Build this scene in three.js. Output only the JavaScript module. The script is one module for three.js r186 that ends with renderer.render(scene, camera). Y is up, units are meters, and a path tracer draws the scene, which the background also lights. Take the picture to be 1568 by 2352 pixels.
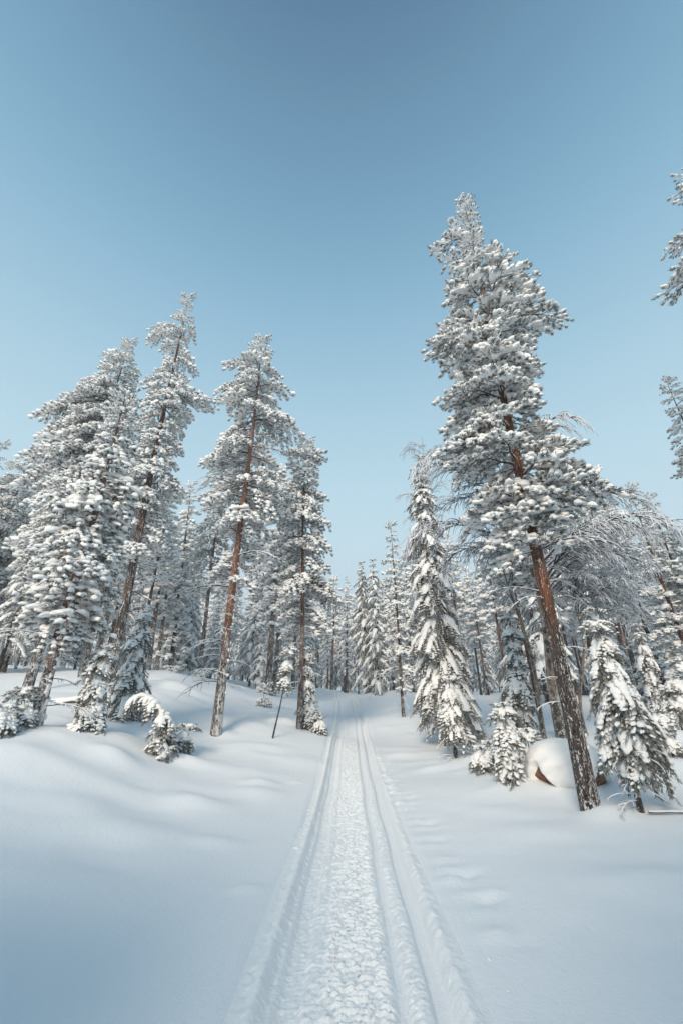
import * as THREE from 'three';
import { mergeVertices } from 'three/addons/utils/BufferGeometryUtils.js';

// ------------------------------------------------------------------ camera, sky, sun, exposure
const renderer = new THREE.WebGLRenderer({ antialias: true });
renderer.setSize(682, 1024);
renderer.toneMapping = THREE.LinearToneMapping;
renderer.toneMappingExposure = 1.03;
renderer.shadowMap.enabled = true;
const scene = new THREE.Scene();
scene.fog = new THREE.FogExp2(0xd6e4ee, 0.0022);
const F = 960, CX = 784, CY = 1176, PITCH = Math.atan(444 / 960), EYE = 1.6;   // sizes measured on a 1568 x 2352 print
const camera = new THREE.PerspectiveCamera(2 * Math.atan(CY / F) * 180 / Math.PI, 682 / 1024, 0.1, 2000);
camera.position.set(0, EYE, 0);
camera.rotation.x = PITCH;
camera.updateMatrixWorld();

const lin = (c) => { c /= 255; return c <= 0.04045 ? c / 12.92 : Math.pow((c + 0.055) / 1.055, 2.4); };
const SKY = [[-90, 208, 222, 231], [0, 208, 226, 236], [6, 207, 227, 238], [11, 205, 227, 239], [18, 202, 226, 238], [21, 199, 225, 238], [28, 189, 220, 235], [38, 171, 206, 225], [49, 146, 187, 212], [55, 132, 174, 202], [62, 118, 160, 189], [68, 107, 147, 176], [75, 93, 129, 160], [90, 80, 113, 145]];
function skyAt(el) {
  let k = 0; while (k < SKY.length - 2 && el > SKY[k + 1][0]) k++;
  const a = SKY[k], b = SKY[k + 1], t = Math.min(1, Math.max(0, (el - a[0]) / (b[0] - a[0])));
  return [1, 2, 3].map((i) => lin(a[i] + (b[i] - a[i]) * t));
}
{
  const w = 256, h = 512, d = new Float32Array(w * h * 4);
  for (let y = 0; y < h; y++) {
    const c = skyAt((y + 0.5) / h * 180 - 90);
    for (let x = 0; x < w; x++) d.set([c[0], c[1], c[2], 1], (y * w + x) * 4);
  }
  const t = new THREE.DataTexture(d, w, h, THREE.RGBAFormat, THREE.FloatType);
  t.mapping = THREE.EquirectangularReflectionMapping; t.minFilter = t.magFilter = THREE.LinearFilter; t.needsUpdate = true;
  scene.background = t; scene.environment = t;
}
const sun = new THREE.DirectionalLight(new THREE.Color().setRGB(1.0, 0.86, 0.69), 2.9);
{
  const el = 30 * Math.PI / 180, az = 17 * Math.PI / 180;                  // behind the viewer, to the left
  sun.position.set(-Math.sin(az) * Math.cos(el) * 100, Math.sin(el) * 100, Math.cos(az) * Math.cos(el) * 100);
  sun.castShadow = true; sun.shadow.radius = 38; sun.shadow.mapSize.set(4096, 4096);
  Object.assign(sun.shadow.camera, { left: -80, right: 80, top: 80, bottom: -80, near: 1, far: 300 });
  scene.add(sun, sun.target);
}

// ------------------------------------------------------------------ small tools
function rngOf(seed) { let a = seed >>> 0; return () => { a = (a + 0x6D2B79F5) | 0; let t = Math.imul(a ^ (a >>> 15), 1 | a); t = (t + Math.imul(t ^ (t >>> 7), 61 | t)) ^ t; return ((t ^ (t >>> 14)) >>> 0) / 4294967296; }; }
const h3 = (x, y, z) => { let n = Math.imul(x, 374761393) + Math.imul(y, 668265263) + Math.imul(z, 1274126177); n = Math.imul(n ^ (n >>> 13), 1274126177); return ((n ^ (n >>> 16)) >>> 0) / 4294967295; };
const sm = (t) => t * t * (3 - 2 * t), mix = (a, b, t) => a + (b - a) * t, clamp = (x, a, b) => Math.min(b, Math.max(a, x)), step = (a, b, x) => sm(clamp((x - a) / (b - a), 0, 1));
function n2(x, y, s = 0) { const i = Math.floor(x), j = Math.floor(y), u = sm(x - i), v = sm(y - j); return mix(mix(h3(i, j, s), h3(i + 1, j, s), u), mix(h3(i, j + 1, s), h3(i + 1, j + 1, s), u), v); }
function n2p(x, y, p, s = 0) { const i = Math.floor(x), j = Math.floor(y), u = sm(x - i), v = sm(y - j), w = (k) => ((k % p) + p) % p; return mix(mix(h3(w(i), w(j), s), h3(w(i + 1), w(j), s), u), mix(h3(w(i), w(j + 1), s), h3(w(i + 1), w(j + 1), s), u), v); }
const fbm = (x, y, o = 4, s = 0) => { let a = 0.5, r = 0, f = 1; for (let k = 0; k < o; k++) { r += a * n2(x * f, y * f, s + k); a *= 0.5; f *= 2.03; } return r; };
const V = (x = 0, y = 0, z = 0) => new THREE.Vector3(x, y, z);
const SP = Math.sin(PITCH), CP = Math.cos(PITCH);
// the point that lies D metres ahead (horizontally) on the sight line through a spot of the print
function at(px, py, D) {
  const a = (px - CX) / F, b = (CY - py) / F, fwd = CP - b * SP, up = SP + b * CP, k = D / fwd;
  return V(a * k, EYE + up * k, -D);
}
const depthOf = (p) => -p.z * CP + (p.y - EYE) * SP;                      // along the optical axis
const used = {};
const numbered = (n) => { const k = used[n] = (used[n] ?? -1) + 1; return k ? n + '_' + String(k).padStart(3, '0') : n; };
function tag(o, label, category, group, kind) { Object.assign(o.userData, { label }); if (category) o.userData.category = category; if (group) o.userData.group = group; if (kind) o.userData.kind = kind; return o; }

// ------------------------------------------------------------------ mesh builder
const ICO = [1, 2].map((d) => { const g = mergeVertices(new THREE.IcosahedronGeometry(1, d).deleteAttribute('normal').deleteAttribute('uv')); return { p: Array.from(g.attributes.position.array), i: Array.from(g.index.array) }; });
class MB {
  constructor() { this.p = []; this.n = []; this.c = []; this.u = []; this.i = []; this.v = 0; }
  vert(x, y, z, nx, ny, nz, c) { this.p.push(x, y, z); this.n.push(nx, ny, nz); if (c) this.c.push(c[0], c[1], c[2]); return this.v++; }
  tube(pts, rad, sides, col, uv) {
    const first = this.v, N = pts.length, t = V(), u = V(), w = V();
    let ref = V(0, 0, 1);
    for (let k = 0; k < N; k++) {
      t.copy(pts[Math.min(N - 1, k + 1)]).sub(pts[Math.max(0, k - 1)]).normalize();
      if (Math.abs(t.dot(ref)) > 0.93) ref = Math.abs(t.y) < 0.8 ? V(0, 1, 0) : V(1, 0, 0);
      u.crossVectors(ref, t).normalize(); w.crossVectors(t, u);
      const S = uv ? sides + 1 : sides;
      for (let s = 0; s < S; s++) {
        const a = s / sides * Math.PI * 2, ca = Math.cos(a), sa = Math.sin(a), r = typeof rad === 'function' ? rad(k / (N - 1), a) : rad[k];
        const nx = u.x * ca + w.x * sa, ny = u.y * ca + w.y * sa, nz = u.z * ca + w.z * sa;
        this.vert(pts[k].x + nx * r, pts[k].y + ny * r, pts[k].z + nz * r, nx, ny, nz, typeof col === 'function' ? col(k / (N - 1)) : col);
        if (uv) this.u.push(s / sides, k / (N - 1));
      }
    }
    const S = uv ? sides + 1 : sides;
    for (let k = 0; k < N - 1; k++) for (let s = 0; s < sides; s++) {
      const a = first + k * S + s, b = first + k * S + (s + 1) % S, c = a + S, d = b + S;
      this.i.push(a, b, c, b, d, c);
    }
  }
  blob(x, y, z, rx, ry, rz, seed, o = {}) {                              // a lump of snow: round above, flat below, uneven
    const I = ICO[o.fine ? 1 : 0], first = this.v, cy = Math.cos(o.yaw ?? 0), sy = Math.sin(o.yaw ?? 0), ct = Math.cos(o.tilt ?? 0), st = Math.sin(o.tilt ?? 0), am = o.rough ?? 0.22, fl = o.flat ?? 0.5;
    for (let k = 0; k < I.p.length; k += 3) {
      const X = I.p[k], Y = I.p[k + 1], Z = I.p[k + 2];
      const w = 1 + am * (Math.sin(X * 3.1 + seed * 7.3) + Math.sin(Y * 3.7 + seed * 3.1 + Z * 2.3) + Math.sin(Z * 4.3 + seed * 5.7 + X * 1.7)) * 0.55;
      const f = Y < 0 ? fl : 1;
      let ax = X * rx * w, ay = Y * ry * f * w, az = Z * rz * w, bx = X / rx, by = Y / (ry * f), bz = Z / rz;
      let l = 1 / Math.hypot(bx, by, bz); bx *= l; by *= l; bz *= l;
      let t = ax * ct - ay * st; ay = ax * st + ay * ct; ax = t; t = bx * ct - by * st; by = bx * st + by * ct; bx = t;
      this.vert(x + ax * cy + az * sy, y + ay, z - ax * sy + az * cy, bx * cy + bz * sy, by, -bx * sy + bz * cy, o.col);
    }
    for (const q of I.i) this.i.push(q + first);
  }
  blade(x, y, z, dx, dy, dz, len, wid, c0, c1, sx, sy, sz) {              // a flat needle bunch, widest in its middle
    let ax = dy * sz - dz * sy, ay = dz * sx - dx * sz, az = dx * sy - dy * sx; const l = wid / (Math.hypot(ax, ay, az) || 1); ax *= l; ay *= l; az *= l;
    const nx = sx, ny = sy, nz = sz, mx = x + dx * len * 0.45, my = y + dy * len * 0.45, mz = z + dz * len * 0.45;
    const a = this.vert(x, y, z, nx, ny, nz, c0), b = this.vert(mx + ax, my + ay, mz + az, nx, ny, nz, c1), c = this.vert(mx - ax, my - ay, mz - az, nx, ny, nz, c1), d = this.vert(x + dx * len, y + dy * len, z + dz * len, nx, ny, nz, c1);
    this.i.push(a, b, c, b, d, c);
  }
  geometry() {
    const g = new THREE.BufferGeometry();
    g.setAttribute('position', new THREE.BufferAttribute(new Float32Array(this.p), 3)); g.setAttribute('normal', new THREE.BufferAttribute(new Float32Array(this.n), 3));
    if (this.c.length) g.setAttribute('color', new THREE.BufferAttribute(new Float32Array(this.c), 3));
    if (this.u.length) g.setAttribute('uv', new THREE.BufferAttribute(new Float32Array(this.u), 2));
    g.setIndex(new THREE.BufferAttribute(new Uint32Array(this.i), 1));
    return g;
  }
}

// ------------------------------------------------------------------ materials
const std = (o) => new THREE.MeshStandardMaterial(o);
const rgb = (r, g, b) => new THREE.Color().setRGB(r, g, b);
function noiseTexture(n, f) { const d = new Uint8Array(n * n * 4); for (let y = 0; y < n; y++) for (let x = 0; x < n; x++) { const v = clamp(f(x / n, y / n), 0, 1) * 255; d.set([v, v, v, 255], (y * n + x) * 4); } const t = new THREE.DataTexture(d, n, n); t.wrapS = t.wrapT = THREE.RepeatWrapping; t.magFilter = t.minFilter = THREE.LinearFilter; t.needsUpdate = true; return t; }
const snowGrain = noiseTexture(512, (u, v) => 0.30 * n2p(u * 90, v * 90, 90, 3) + 0.25 * n2p(u * 200, v * 200, 200, 4) + 0.3 * n2p(u * 36, v * 22, 36 * 22, 5) + 0.15 * n2p(u * 14, v * 8, 14 * 8, 6));
const M = {
  ground: std({ name: 'snow cover', color: rgb(0.88, 0.90, 0.93), roughness: 0.75, bumpMap: snowGrain, bumpScale: 0.006 }),
  track: std({ name: 'packed snow', color: rgb(0.93, 0.94, 0.955), roughness: 0.6, bumpMap: snowGrain, bumpScale: 0.008 }),
  snow: std({ name: 'branch snow', color: rgb(0.92, 0.915, 0.91), roughness: 0.85 }),
  needles: std({ name: 'frosted needles', vertexColors: true, roughness: 0.8, side: THREE.DoubleSide }),
  frost: std({ name: 'hoar frost', color: rgb(0.80, 0.82, 0.86), roughness: 0.9 }),
  twig: std({ name: 'dark twigs', color: rgb(0.055, 0.042, 0.035), roughness: 0.9 }),
};
// bark with fissures and snow driven into it: u runs round the trunk (0.25 faces the track's start), v from foot to top
function barkMaterial(o) {
  const w = 256, h = o.h ?? 1024, d = new Uint8Array(w * h * 4), b = new Uint8Array(w * h * 4), s = o.seed, L = o.length, K = o.cells;   // K: 1 cell is about 9 cm round the trunk
  for (let y = 0; y < h; y++) for (let x = 0; x < w; x++) {
    const u = x / w, v = y / h, m = v * L;
    const wob = (n2p(u * K, m * 3, K, s) - 0.5) * 1.1;
    const f1 = n2p(u * K * 2 + wob, m * 4.2, K * 2, s + 5), f2 = n2p(u * K * 4 + wob, m * 9, K * 4, s + 9);
    const fiss = Math.abs(f1 + 0.45 * f2 - 0.72), crack = 1 - step(0.01, 0.13, fiss);
    const up = step(o.redFrom, o.redTo, v + (n2p(u * K, m * 2, K, s + 3) - 0.5) * 0.10);
    const g = 0.65 + 0.7 * n2p(u * K * 3, m * 11, K * 3, s + 2);
    let c = [0, 1, 2].map((i) => mix(o.low[i], o.high[i], up) * g * (1 - crack * mix(0.75, 0.4, up)));
    if (o.birch) { const band = step(0.60, 0.70, n2p(u * K, m * 9, K, s + 21)) * step(0.4, 0.6, n2p(u * K, m * 2.5, K, s + 22)); c = c.map((q) => mix(q, 0.045, band * 0.85)); }
    const ang = Math.cos(u * 6.2832 - o.snowAngle) * 0.5 + 0.5;           // the side the snow was blown on to
    const amount = mix(o.snowLow, o.snowHigh, step(0.0, o.snowFade, v)) * mix(0.45, 1.2, ang * ang);
    const fl = 0.16 * n2p(u * K, m * 1.6, K, s + 12) + 0.24 * n2p(u * K * 3 + wob, m * 11, K * 3, s + 13) + 0.34 * n2p(u * K * 7 + wob * 2, m * 40, K * 7, s + 14) + 0.26 * n2p(u * K * 14, m * 90, K * 14, s + 17);
    const sn = step(0.665 - amount * 0.24, 0.725 - amount * 0.24, fl) * 0.78;
    c = c.map((q) => mix(q, 0.82, sn));
    const k = (y * w + x) * 4, enc = (q) => 255 * (q <= 0.0031308 ? 12.92 * q : 1.055 * Math.pow(q, 1 / 2.4) - 0.055);
    d.set([enc(c[0]), enc(c[1]), enc(c[2]), 255], k);
    const hh = 255 * clamp(0.45 - crack * 0.4 + 0.15 * g + sn * 0.4, 0, 1); b.set([hh, hh, hh, 255], k);
  }
  const mk = (a) => { const t = new THREE.DataTexture(a, w, h); t.wrapS = THREE.RepeatWrapping; t.magFilter = t.minFilter = THREE.LinearFilter; t.needsUpdate = true; return t; };
  const map = mk(d); map.colorSpace = THREE.SRGBColorSpace;
  return std({ name: o.name, map, bumpMap: mk(b), bumpScale: 0.03, roughness: 0.9 });
}
const GREY = [0.085, 0.065, 0.055], RED = [0.17, 0.075, 0.045];
const BARK = {
  nearRight: barkMaterial({ name: 'pine bark', seed: 11, length: 15, cells: 10, h: 2048, low: [0.070, 0.054, 0.048], high: [0.27, 0.095, 0.045], redFrom: 0.17, redTo: 0.36, snowAngle: 2.8, snowLow: 0.80, snowHigh: 0.25, snowFade: 0.40 }),
  nearLeft: barkMaterial({ name: 'pine bark', seed: 31, length: 15, cells: 11, h: 2048, low: [0.10, 0.072, 0.06], high: [0.25, 0.102, 0.058], redFrom: 0.10, redTo: 0.30, snowAngle: 2.4, snowLow: 0.92, snowHigh: 0.12, snowFade: 0.35 }),
  pine: barkMaterial({ name: 'pine bark', seed: 51, length: 12, cells: 8, low: GREY, high: RED, redFrom: 0.12, redTo: 0.40, snowAngle: 2.6, snowLow: 0.6, snowHigh: 0.2, snowFade: 0.5 }),
  spruce: barkMaterial({ name: 'spruce bark', seed: 71, length: 9, cells: 5, h: 512, low: [0.07, 0.058, 0.05], high: [0.08, 0.06, 0.05], redFrom: 0.3, redTo: 0.8, snowAngle: 2.6, snowLow: 0.4, snowHigh: 0.3, snowFade: 0.6 }),
  birch: barkMaterial({ name: 'birch bark', seed: 91, length: 10, cells: 6, low: [0.20, 0.165, 0.14], high: [0.40, 0.29, 0.21], redFrom: 0.1, redTo: 0.4, snowAngle: 2.6, snowLow: 0.45, snowHigh: 0.25, snowFade: 0.6, birch: true }),
};

// ------------------------------------------------------------------ the ground: a smooth sheet through measured spots, with mounds, and the track pressed into it
const pathX = (d) => 0.085 + 0.018 * Math.max(0, d - 3) - 0.0011 * Math.pow(Math.max(0, d - 16), 2) * step(16, 30, d);
const PROFILE = [[-30, -0.4], [-8, 0], [3, 0], [6, 0.0], [9, 0.06], [12.7, 0.24], [17, 0.52], [24, 1.12], [32, 1.75], [45, 2.6], [70, 3.6], [120, 5], [180, 6.5]];
const SPOTS = [
  [75, 1690, 9.5], [250, 1575, 15.5], [60, 1595, 16], [195, 1685, 10], [287, 1650, 12.2], [360, 1750, 10.2], [425, 1725, 11.2], [495, 1697, 13.5], [455, 1552, 26], [687, 1672, 15.5], [628, 1690, 13.6], [735, 1682, 15.5],
  [370, 1556, 22], [600, 1592, 29], [10, 1700, 8.5], [20, 1540, 26], [762, 1584, 44], [850, 1596, 30], [925, 1645, 20], [1028, 1712, 15], [1046, 1748, 12.5], [1165, 1795, 9], [1200, 1690, 12], [1250, 1708, 11.2], [1290, 1695, 11],
  [1363, 1893, 7.5], [1300, 1800, 9.2], [1470, 1862, 7.2], [1530, 1700, 12.5], [1540, 1640, 17], [1110, 1755, 11],
].map((s) => at(...s));
for (const [d, h] of PROFILE) SPOTS.push(V(d > 70 ? 0 : pathX(Math.min(d, 45)), h, -d));
for (const [x, z, h] of [[-4, -4, 0.06], [-3, -7, 0.1], [-8, -5, 0.45], [-15, -12, 1.6], [-30, -30, 4.2], [-60, -60, 7], [-20, 8, 0.5], [20, 8, 0.2], [8, -5, -0.05], [14, -12, 0.9], [25, -25, 2.0], [60, -60, 4.5], [-60, 15, 2], [60, 15, 1], [-90, -120, 8], [90, -120, 6], [0, 25, -0.5], [-90, -180, 8], [90, -180, 7]]) SPOTS.push(V(x, h, z));
const TPS = (() => {
  const n = SPOTS.length, N = n + 3, A = [], k = (r2) => (r2 < 1e-9 ? 0 : 0.5 * r2 * Math.log(r2));
  for (let i = 0; i < N; i++) A.push(new Float64Array(N + 1));
  for (let i = 0; i < n; i++) {
    for (let j = 0; j < n; j++) A[i][j] = k((SPOTS[i].x - SPOTS[j].x) ** 2 + (SPOTS[i].z - SPOTS[j].z) ** 2);
    A[i][i] += 1.5; A[i][n] = A[n][i] = 1; A[i][n + 1] = A[n + 1][i] = SPOTS[i].x; A[i][n + 2] = A[n + 2][i] = SPOTS[i].z; A[i][N] = SPOTS[i].y;
  }
  for (let c = 0; c < N; c++) {
    let p = c; for (let r = c + 1; r < N; r++) if (Math.abs(A[r][c]) > Math.abs(A[p][c])) p = r;
    [A[c], A[p]] = [A[p], A[c]];
    for (let r = c + 1; r < N; r++) { const f = A[r][c] / A[c][c]; if (f) for (let q = c; q <= N; q++) A[r][q] -= f * A[c][q]; }
  }
  const W = new Float64Array(N);
  for (let c = N - 1; c >= 0; c--) { let s = A[c][N]; for (let q = c + 1; q < N; q++) s -= A[c][q] * W[q]; W[c] = s / A[c][c]; }
  return (x, z) => { let s = W[n] + W[n + 1] * x + W[n + 2] * z; for (let i = 0; i < n; i++) { const r2 = (x - SPOTS[i].x) ** 2 + (z - SPOTS[i].z) ** 2; if (r2 > 1e-9) s += W[i] * 0.5 * r2 * Math.log(r2); } return s; };
})();
const BUMPS = [];                                                          // [x, z, radius across, radius along, height]
const bump = (px, py, D, rx, rz, h) => { const p = at(px, py, D); BUMPS.push([p.x, p.z, rx, rz, h]); };
bump(300, 1850, 6.7, 0.75, 0.42, 0.13); bump(190, 1835, 7.2, 0.7, 0.4, 0.07); bump(445, 1790, 8.2, 0.5, 0.35, 0.15); bump(265, 1735, 9.2, 0.45, 0.35, 0.19); bump(165, 1765, 8.2, 0.8, 0.45, 0.12);
bump(600, 1750, 9.8, 0.28, 0.2, 0.07); bump(590, 1775, 9.2, 0.45, 0.3, 0.08); bump(680, 1748, 10.2, 0.09, 0.09, 0.05); bump(567, 1985, 5.2, 0.12, 0.08, 0.045); bump(30, 1990, 5.0, 0.9, 0.55, 0.16); bump(150, 1680, 9.4, 1.5, 0.7, 0.22); bump(20, 1760, 8.2, 0.7, 0.5, 0.12);
bump(500, 1860, 6.6, 0.3, 0.2, 0.05); bump(700, 1700, 12, 0.8, 0.5, 0.06); bump(400, 1690, 12, 0.8, 0.4, 0.1); bump(560, 1700, 12.5, 0.5, 0.4, 0.08);
bump(370, 1558, 21, 3.0, 2.0, 0.5); bump(400, 1600, 18, 0.9, 0.6, 0.13); bump(430, 1625, 16.5, 0.7, 0.4, 0.1); bump(520, 1585, 22, 1.2, 0.8, 0.2); bump(560, 1575, 25, 1.5, 1.2, 0.25); bump(345, 1620, 15.5, 0.9, 0.5, 0.12);
bump(1490, 2040, 5.2, 0.8, 0.4, 0.10); bump(1120, 2020, 5.1, 0.1, 0.07, 0.03); bump(1150, 1830, 7.8, 0.7, 0.4, 0.06); bump(1060, 1735, 11.6, 1.0, 0.4, 0.10); bump(1390, 1890, 7.35, 0.34, 0.24, 0.14); bump(1250, 1900, 6.9, 0.8, 0.4, 0.05); bump(1180, 1790, 9.0, 0.5, 0.35, 0.06);
bump(1480, 1850, 7.4, 1.1, 0.45, 0.06); bump(1545, 1690, 12.5, 1.2, 0.8, 0.25); bump(1300, 1830, 8.6, 0.7, 0.4, 0.05); bump(505, 1690, 13.7, 0.4, 0.3, 0.12); bump(660, 1652, 16.3, 0.6, 0.4, 0.22); bump(890, 1598, 30, 2.0, 1.2, 0.35); bump(960, 1625, 24, 2.0, 1.2, 0.2);
{ const r = rngOf(77); for (let k = 0; k < 130; k++) { const side = r() < 0.62 ? -1 : 1, d = 8 + 30 * r() * r() + 4 * r(), x = side * (1.6 + r() * d * 0.62), s = 0.12 + 0.5 * r(); BUMPS.push([x, -d, s * (1 + r()), s * (0.6 + 0.4 * r()), 0.02 + 0.22 * s * r()]); } }
{ const r = rngOf(321); for (let k = 0; k < 26; k++) { const d = 4.2 + 0.36 * k + 0.2 * r(), u = 0.80 + 0.045 * Math.max(0, 10 - d) + 0.12 * (r() - 0.5); BUMPS.push([pathX(d) + u, -d, 0.07 + 0.06 * r(), 0.06 + 0.05 * r(), 0.045 * r() + 0.012]); BUMPS.push([pathX(d) + u + 0.16, -d + 0.1, 0.12, 0.10, -0.045 * r()]); } }
const LUMPS = [];                                                          // clods thrown up beside the track
{ const r = rngOf(5); for (let k = 0; k < 26; k++) { const d = 3.2 + 10 * r(), u = (r() < 0.7 ? 1 : -1) * (0.66 + 0.7 * r() * r()), s = 0.007 + 0.02 * r() * r(); LUMPS.push([pathX(d) + u, -d, s * (1 + 0.5 * r()), s * (1 + 0.5 * r()), s * 0.7]); } }
function baseH(x, z) {
  let y = TPS(x, z);
  for (const b of BUMPS) { const q = ((x - b[0]) / b[2]) ** 2 + ((z - b[1]) / b[3]) ** 2; if (q < 12) y += (b[4] > 0.1 ? 0.1 + (b[4] - 0.1) * 0.7 : b[4]) * Math.exp(-q); }
  const off = step(0.75, 2.2, Math.abs(x - pathX(-z)));
  y += off * (0.10 * (fbm(x * 0.55 + 3, z * 0.75, 3, 40) - 0.45) + 0.02 * (n2(x * 2.2, z * 3.4, 44) - 0.5));
  return y;
}
function trackDip(x, z) {                                                  // what the snowmobile pressed down, over metres from the middle line
  const d = -z, u = x - pathX(d), a = Math.abs(u), fade = step(60, 30, d);
  if (a > 1.0) return 0;
  const wob = 0.02 * (n2(d * 0.7, 1, 60) - 0.5) + 0.012 * (n2(d * 2.1, 7, 61) - 0.5), uu = u + wob;
  let h = -0.05 * step(0.62, 0.54, u < 0 ? a : a - 0.04);
  const belt = step(0.235, 0.19, Math.abs(uu + 0.01));
  h += 0.010 * belt * fade;
  const gl = step(0.10, 0.05, Math.abs(uu + 0.42)), gr = step(0.075, 0.05, Math.abs(uu - 0.515)), gm = step(0.05, 0.02, Math.abs(uu - 0.27));
  h += fade * (-0.036 * gl - 0.056 * gr - 0.026 * gm);
  h += 0.030 * Math.exp(-(((u + 0.60) / 0.045) ** 2)) * (0.7 + 0.6 * n2(d * 3, 9, 63)) + 0.018 * Math.exp(-(((u - 0.645) / 0.05) ** 2)) * (0.5 + n2(d * 3, 3, 63));
  h += 0.018 * Math.exp(-(((uu - 0.385) / 0.05) ** 2)) + 0.02 * Math.exp(-(((uu + 0.27) / 0.04) ** 2)) * n2(d * 2, 5, 64);
  // the lugs of the belt: broken transverse ridges
  const phase = d / 0.058 + 0.8 * (n2(u * 9, d * 2.6, 65) - 0.5), cell = Math.floor(phase), fr = phase - cell;
  const chunk = 0.55 * n2(u * 26 + cell * 3.7, cell * 1.9, 66) + 0.45 * n2(u * 75, d * 80, 62), ridge = step(0.06, 0.35, fr) * step(0.99, 0.62, fr);
  h += belt * fade * (0.022 * ridge * step(0.30, 0.64, chunk) + 0.014 * (fbm(u * 48, d * 42, 3, 67) - 0.4));
  const crumble = step(0.66, 0.3, a) * (1 - belt) * (1 - gr * 0.9) * (1 - gm * 0.8);
  h += crumble * fade * (0.032 * (fbm(u * 30, d * 26, 3, 68) - 0.4) + 0.008 * ridge * step(0.4, 0.7, chunk));
  h += step(0.48, 0.56, a) * step(0.78, 0.66, a) * (1 - gr) * 0.034 * (fbm(u * 20, d * 16, 3, 69) - 0.42);
  return h;
}
function groundY(x, z) { let y = baseH(x, z) + trackDip(x, z); return y; }
const axis = (from, to, fn) => { const a = [from]; while (a[a.length - 1] < to) a.push(a[a.length - 1] + fn(a[a.length - 1])); return a; };
function sheet(xs, zs, yOf, uvS) {
  const p = [], uv = [], ix = [], W = xs.length;
  for (const z of zs) for (const x of xs) { const q = yOf(x, z); p.push(q[0], q[1], q[2]); uv.push(q[0] / uvS, q[2] / uvS); }
  for (let r = 0; r < zs.length - 1; r++) for (let c = 0; c < W - 1; c++) { const a = r * W + c, b = a + 1, d = a + W, e = d + 1; ix.push(a, b, d, b, e, d); }
  const g = new THREE.BufferGeometry();
  g.setAttribute('position', new THREE.BufferAttribute(new Float32Array(p), 3)); g.setAttribute('uv', new THREE.BufferAttribute(new Float32Array(uv), 2)); g.setIndex(new THREE.BufferAttribute(new Uint32Array(ix), 1));
  g.computeVertexNormals();
  return g;
}
{
  const half = axis(0, 140, (x) => Math.max(0.11, 0.022 * x)), xs = [...half.slice(1).map((x) => -x).reverse(), ...half];
  const zs = axis(-230, 40, (z) => Math.max(0.07, 0.011 * Math.abs(z + 2))).map((z) => z);
  const g = sheet(xs, zs, (x, z) => { const a = Math.abs(x - pathX(-z)), under = step(0.72, 0.58, a) * step(62, 56, -z) * step(-1.5, 0, -z); return [x, baseH(x, z) + trackDip(x, z) * (1 - under) - 0.13 * under, z]; }, 1.6);
  const m = new THREE.Mesh(g, M.ground); m.name = 'snowy_ground'; m.userData.kind = 'structure'; scene.add(m);
}
{
  const us = axis(-0.86, 0.86, () => 0.0125), ds = axis(-2, 60, (d) => (d < 2.9 ? 0.08 : d < 8 ? 0.0125 : d < 18 ? 0.0125 * Math.pow(d / 8, 0.75) : 0.023 * Math.pow(d / 18, 2.2)));
  const g = sheet(us, ds.map((d) => -d).reverse(), (u, z) => { const x = pathX(-z) + u, e = clamp((Math.abs(u) - 0.64) / 0.22, 0, 1); return [x, groundY(x, z) + 0.005 - 0.014 * e, z]; }, 0.9);
  const m = new THREE.Mesh(g, M.track); m.name = 'snowmobile_track'; m.userData.kind = 'structure'; scene.add(m);
  tag(m, 'ribbed snowmobile track running straight up the snow into the wood');
}
{
  const mb = new MB(); LUMPS.forEach(([x, z, rx, rz, h], k) => mb.blob(x, groundY(x, z), z, rx, h, rz, k, { fine: true, flat: 0.8, rough: 0.4 }));
  const m = new THREE.Mesh(mb.geometry(), M.ground); m.name = 'snow_clods'; tag(m, 'loose clods of snow thrown up beside the track', null, null, 'stuff'); scene.add(m);
}

// ------------------------------------------------------------------ branches: a few variants of each kind; every tree sets its own copies
const BARKC = [0.075, 0.055, 0.045], REDC = [0.17, 0.07, 0.04];
function tuft(mb, r, p, d, len, n, frost) {                                // a shoot with its needles
  for (let k = 0; k < n; k++) {
    const a = k / n * 6.283 * 2.4 + r() * 1.2, q = 0.35 + 0.9 * r(), along = (k / n) * len * 0.7;
    let sx = Math.cos(a) * d.z - Math.sin(a) * d.x * d.y, sy = Math.sin(a) * (d.x * d.x + d.z * d.z), sz = -Math.cos(a) * d.x - Math.sin(a) * d.z * d.y; const l = 1 / (Math.hypot(sx, sy, sz) || 1); sx *= l; sy *= l; sz *= l;
    let dx = d.x + sx * q, dy = d.y + sy * q - 0.1, dz = d.z + sz * q; const m = 1 / Math.hypot(dx, dy, dz); dx *= m; dy *= m; dz *= m;
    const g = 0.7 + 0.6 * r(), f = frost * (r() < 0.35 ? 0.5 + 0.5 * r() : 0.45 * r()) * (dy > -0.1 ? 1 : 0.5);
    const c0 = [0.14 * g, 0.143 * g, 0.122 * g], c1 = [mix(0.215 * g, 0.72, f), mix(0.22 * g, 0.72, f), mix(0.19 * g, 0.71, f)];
    mb.blade(p.x + d.x * along, p.y + d.y * along, p.z + d.z * along, dx, dy, dz, len * (0.55 + 0.3 * r()), len * 0.085, c0, c1, sx, sy, sz);
  }
}
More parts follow.
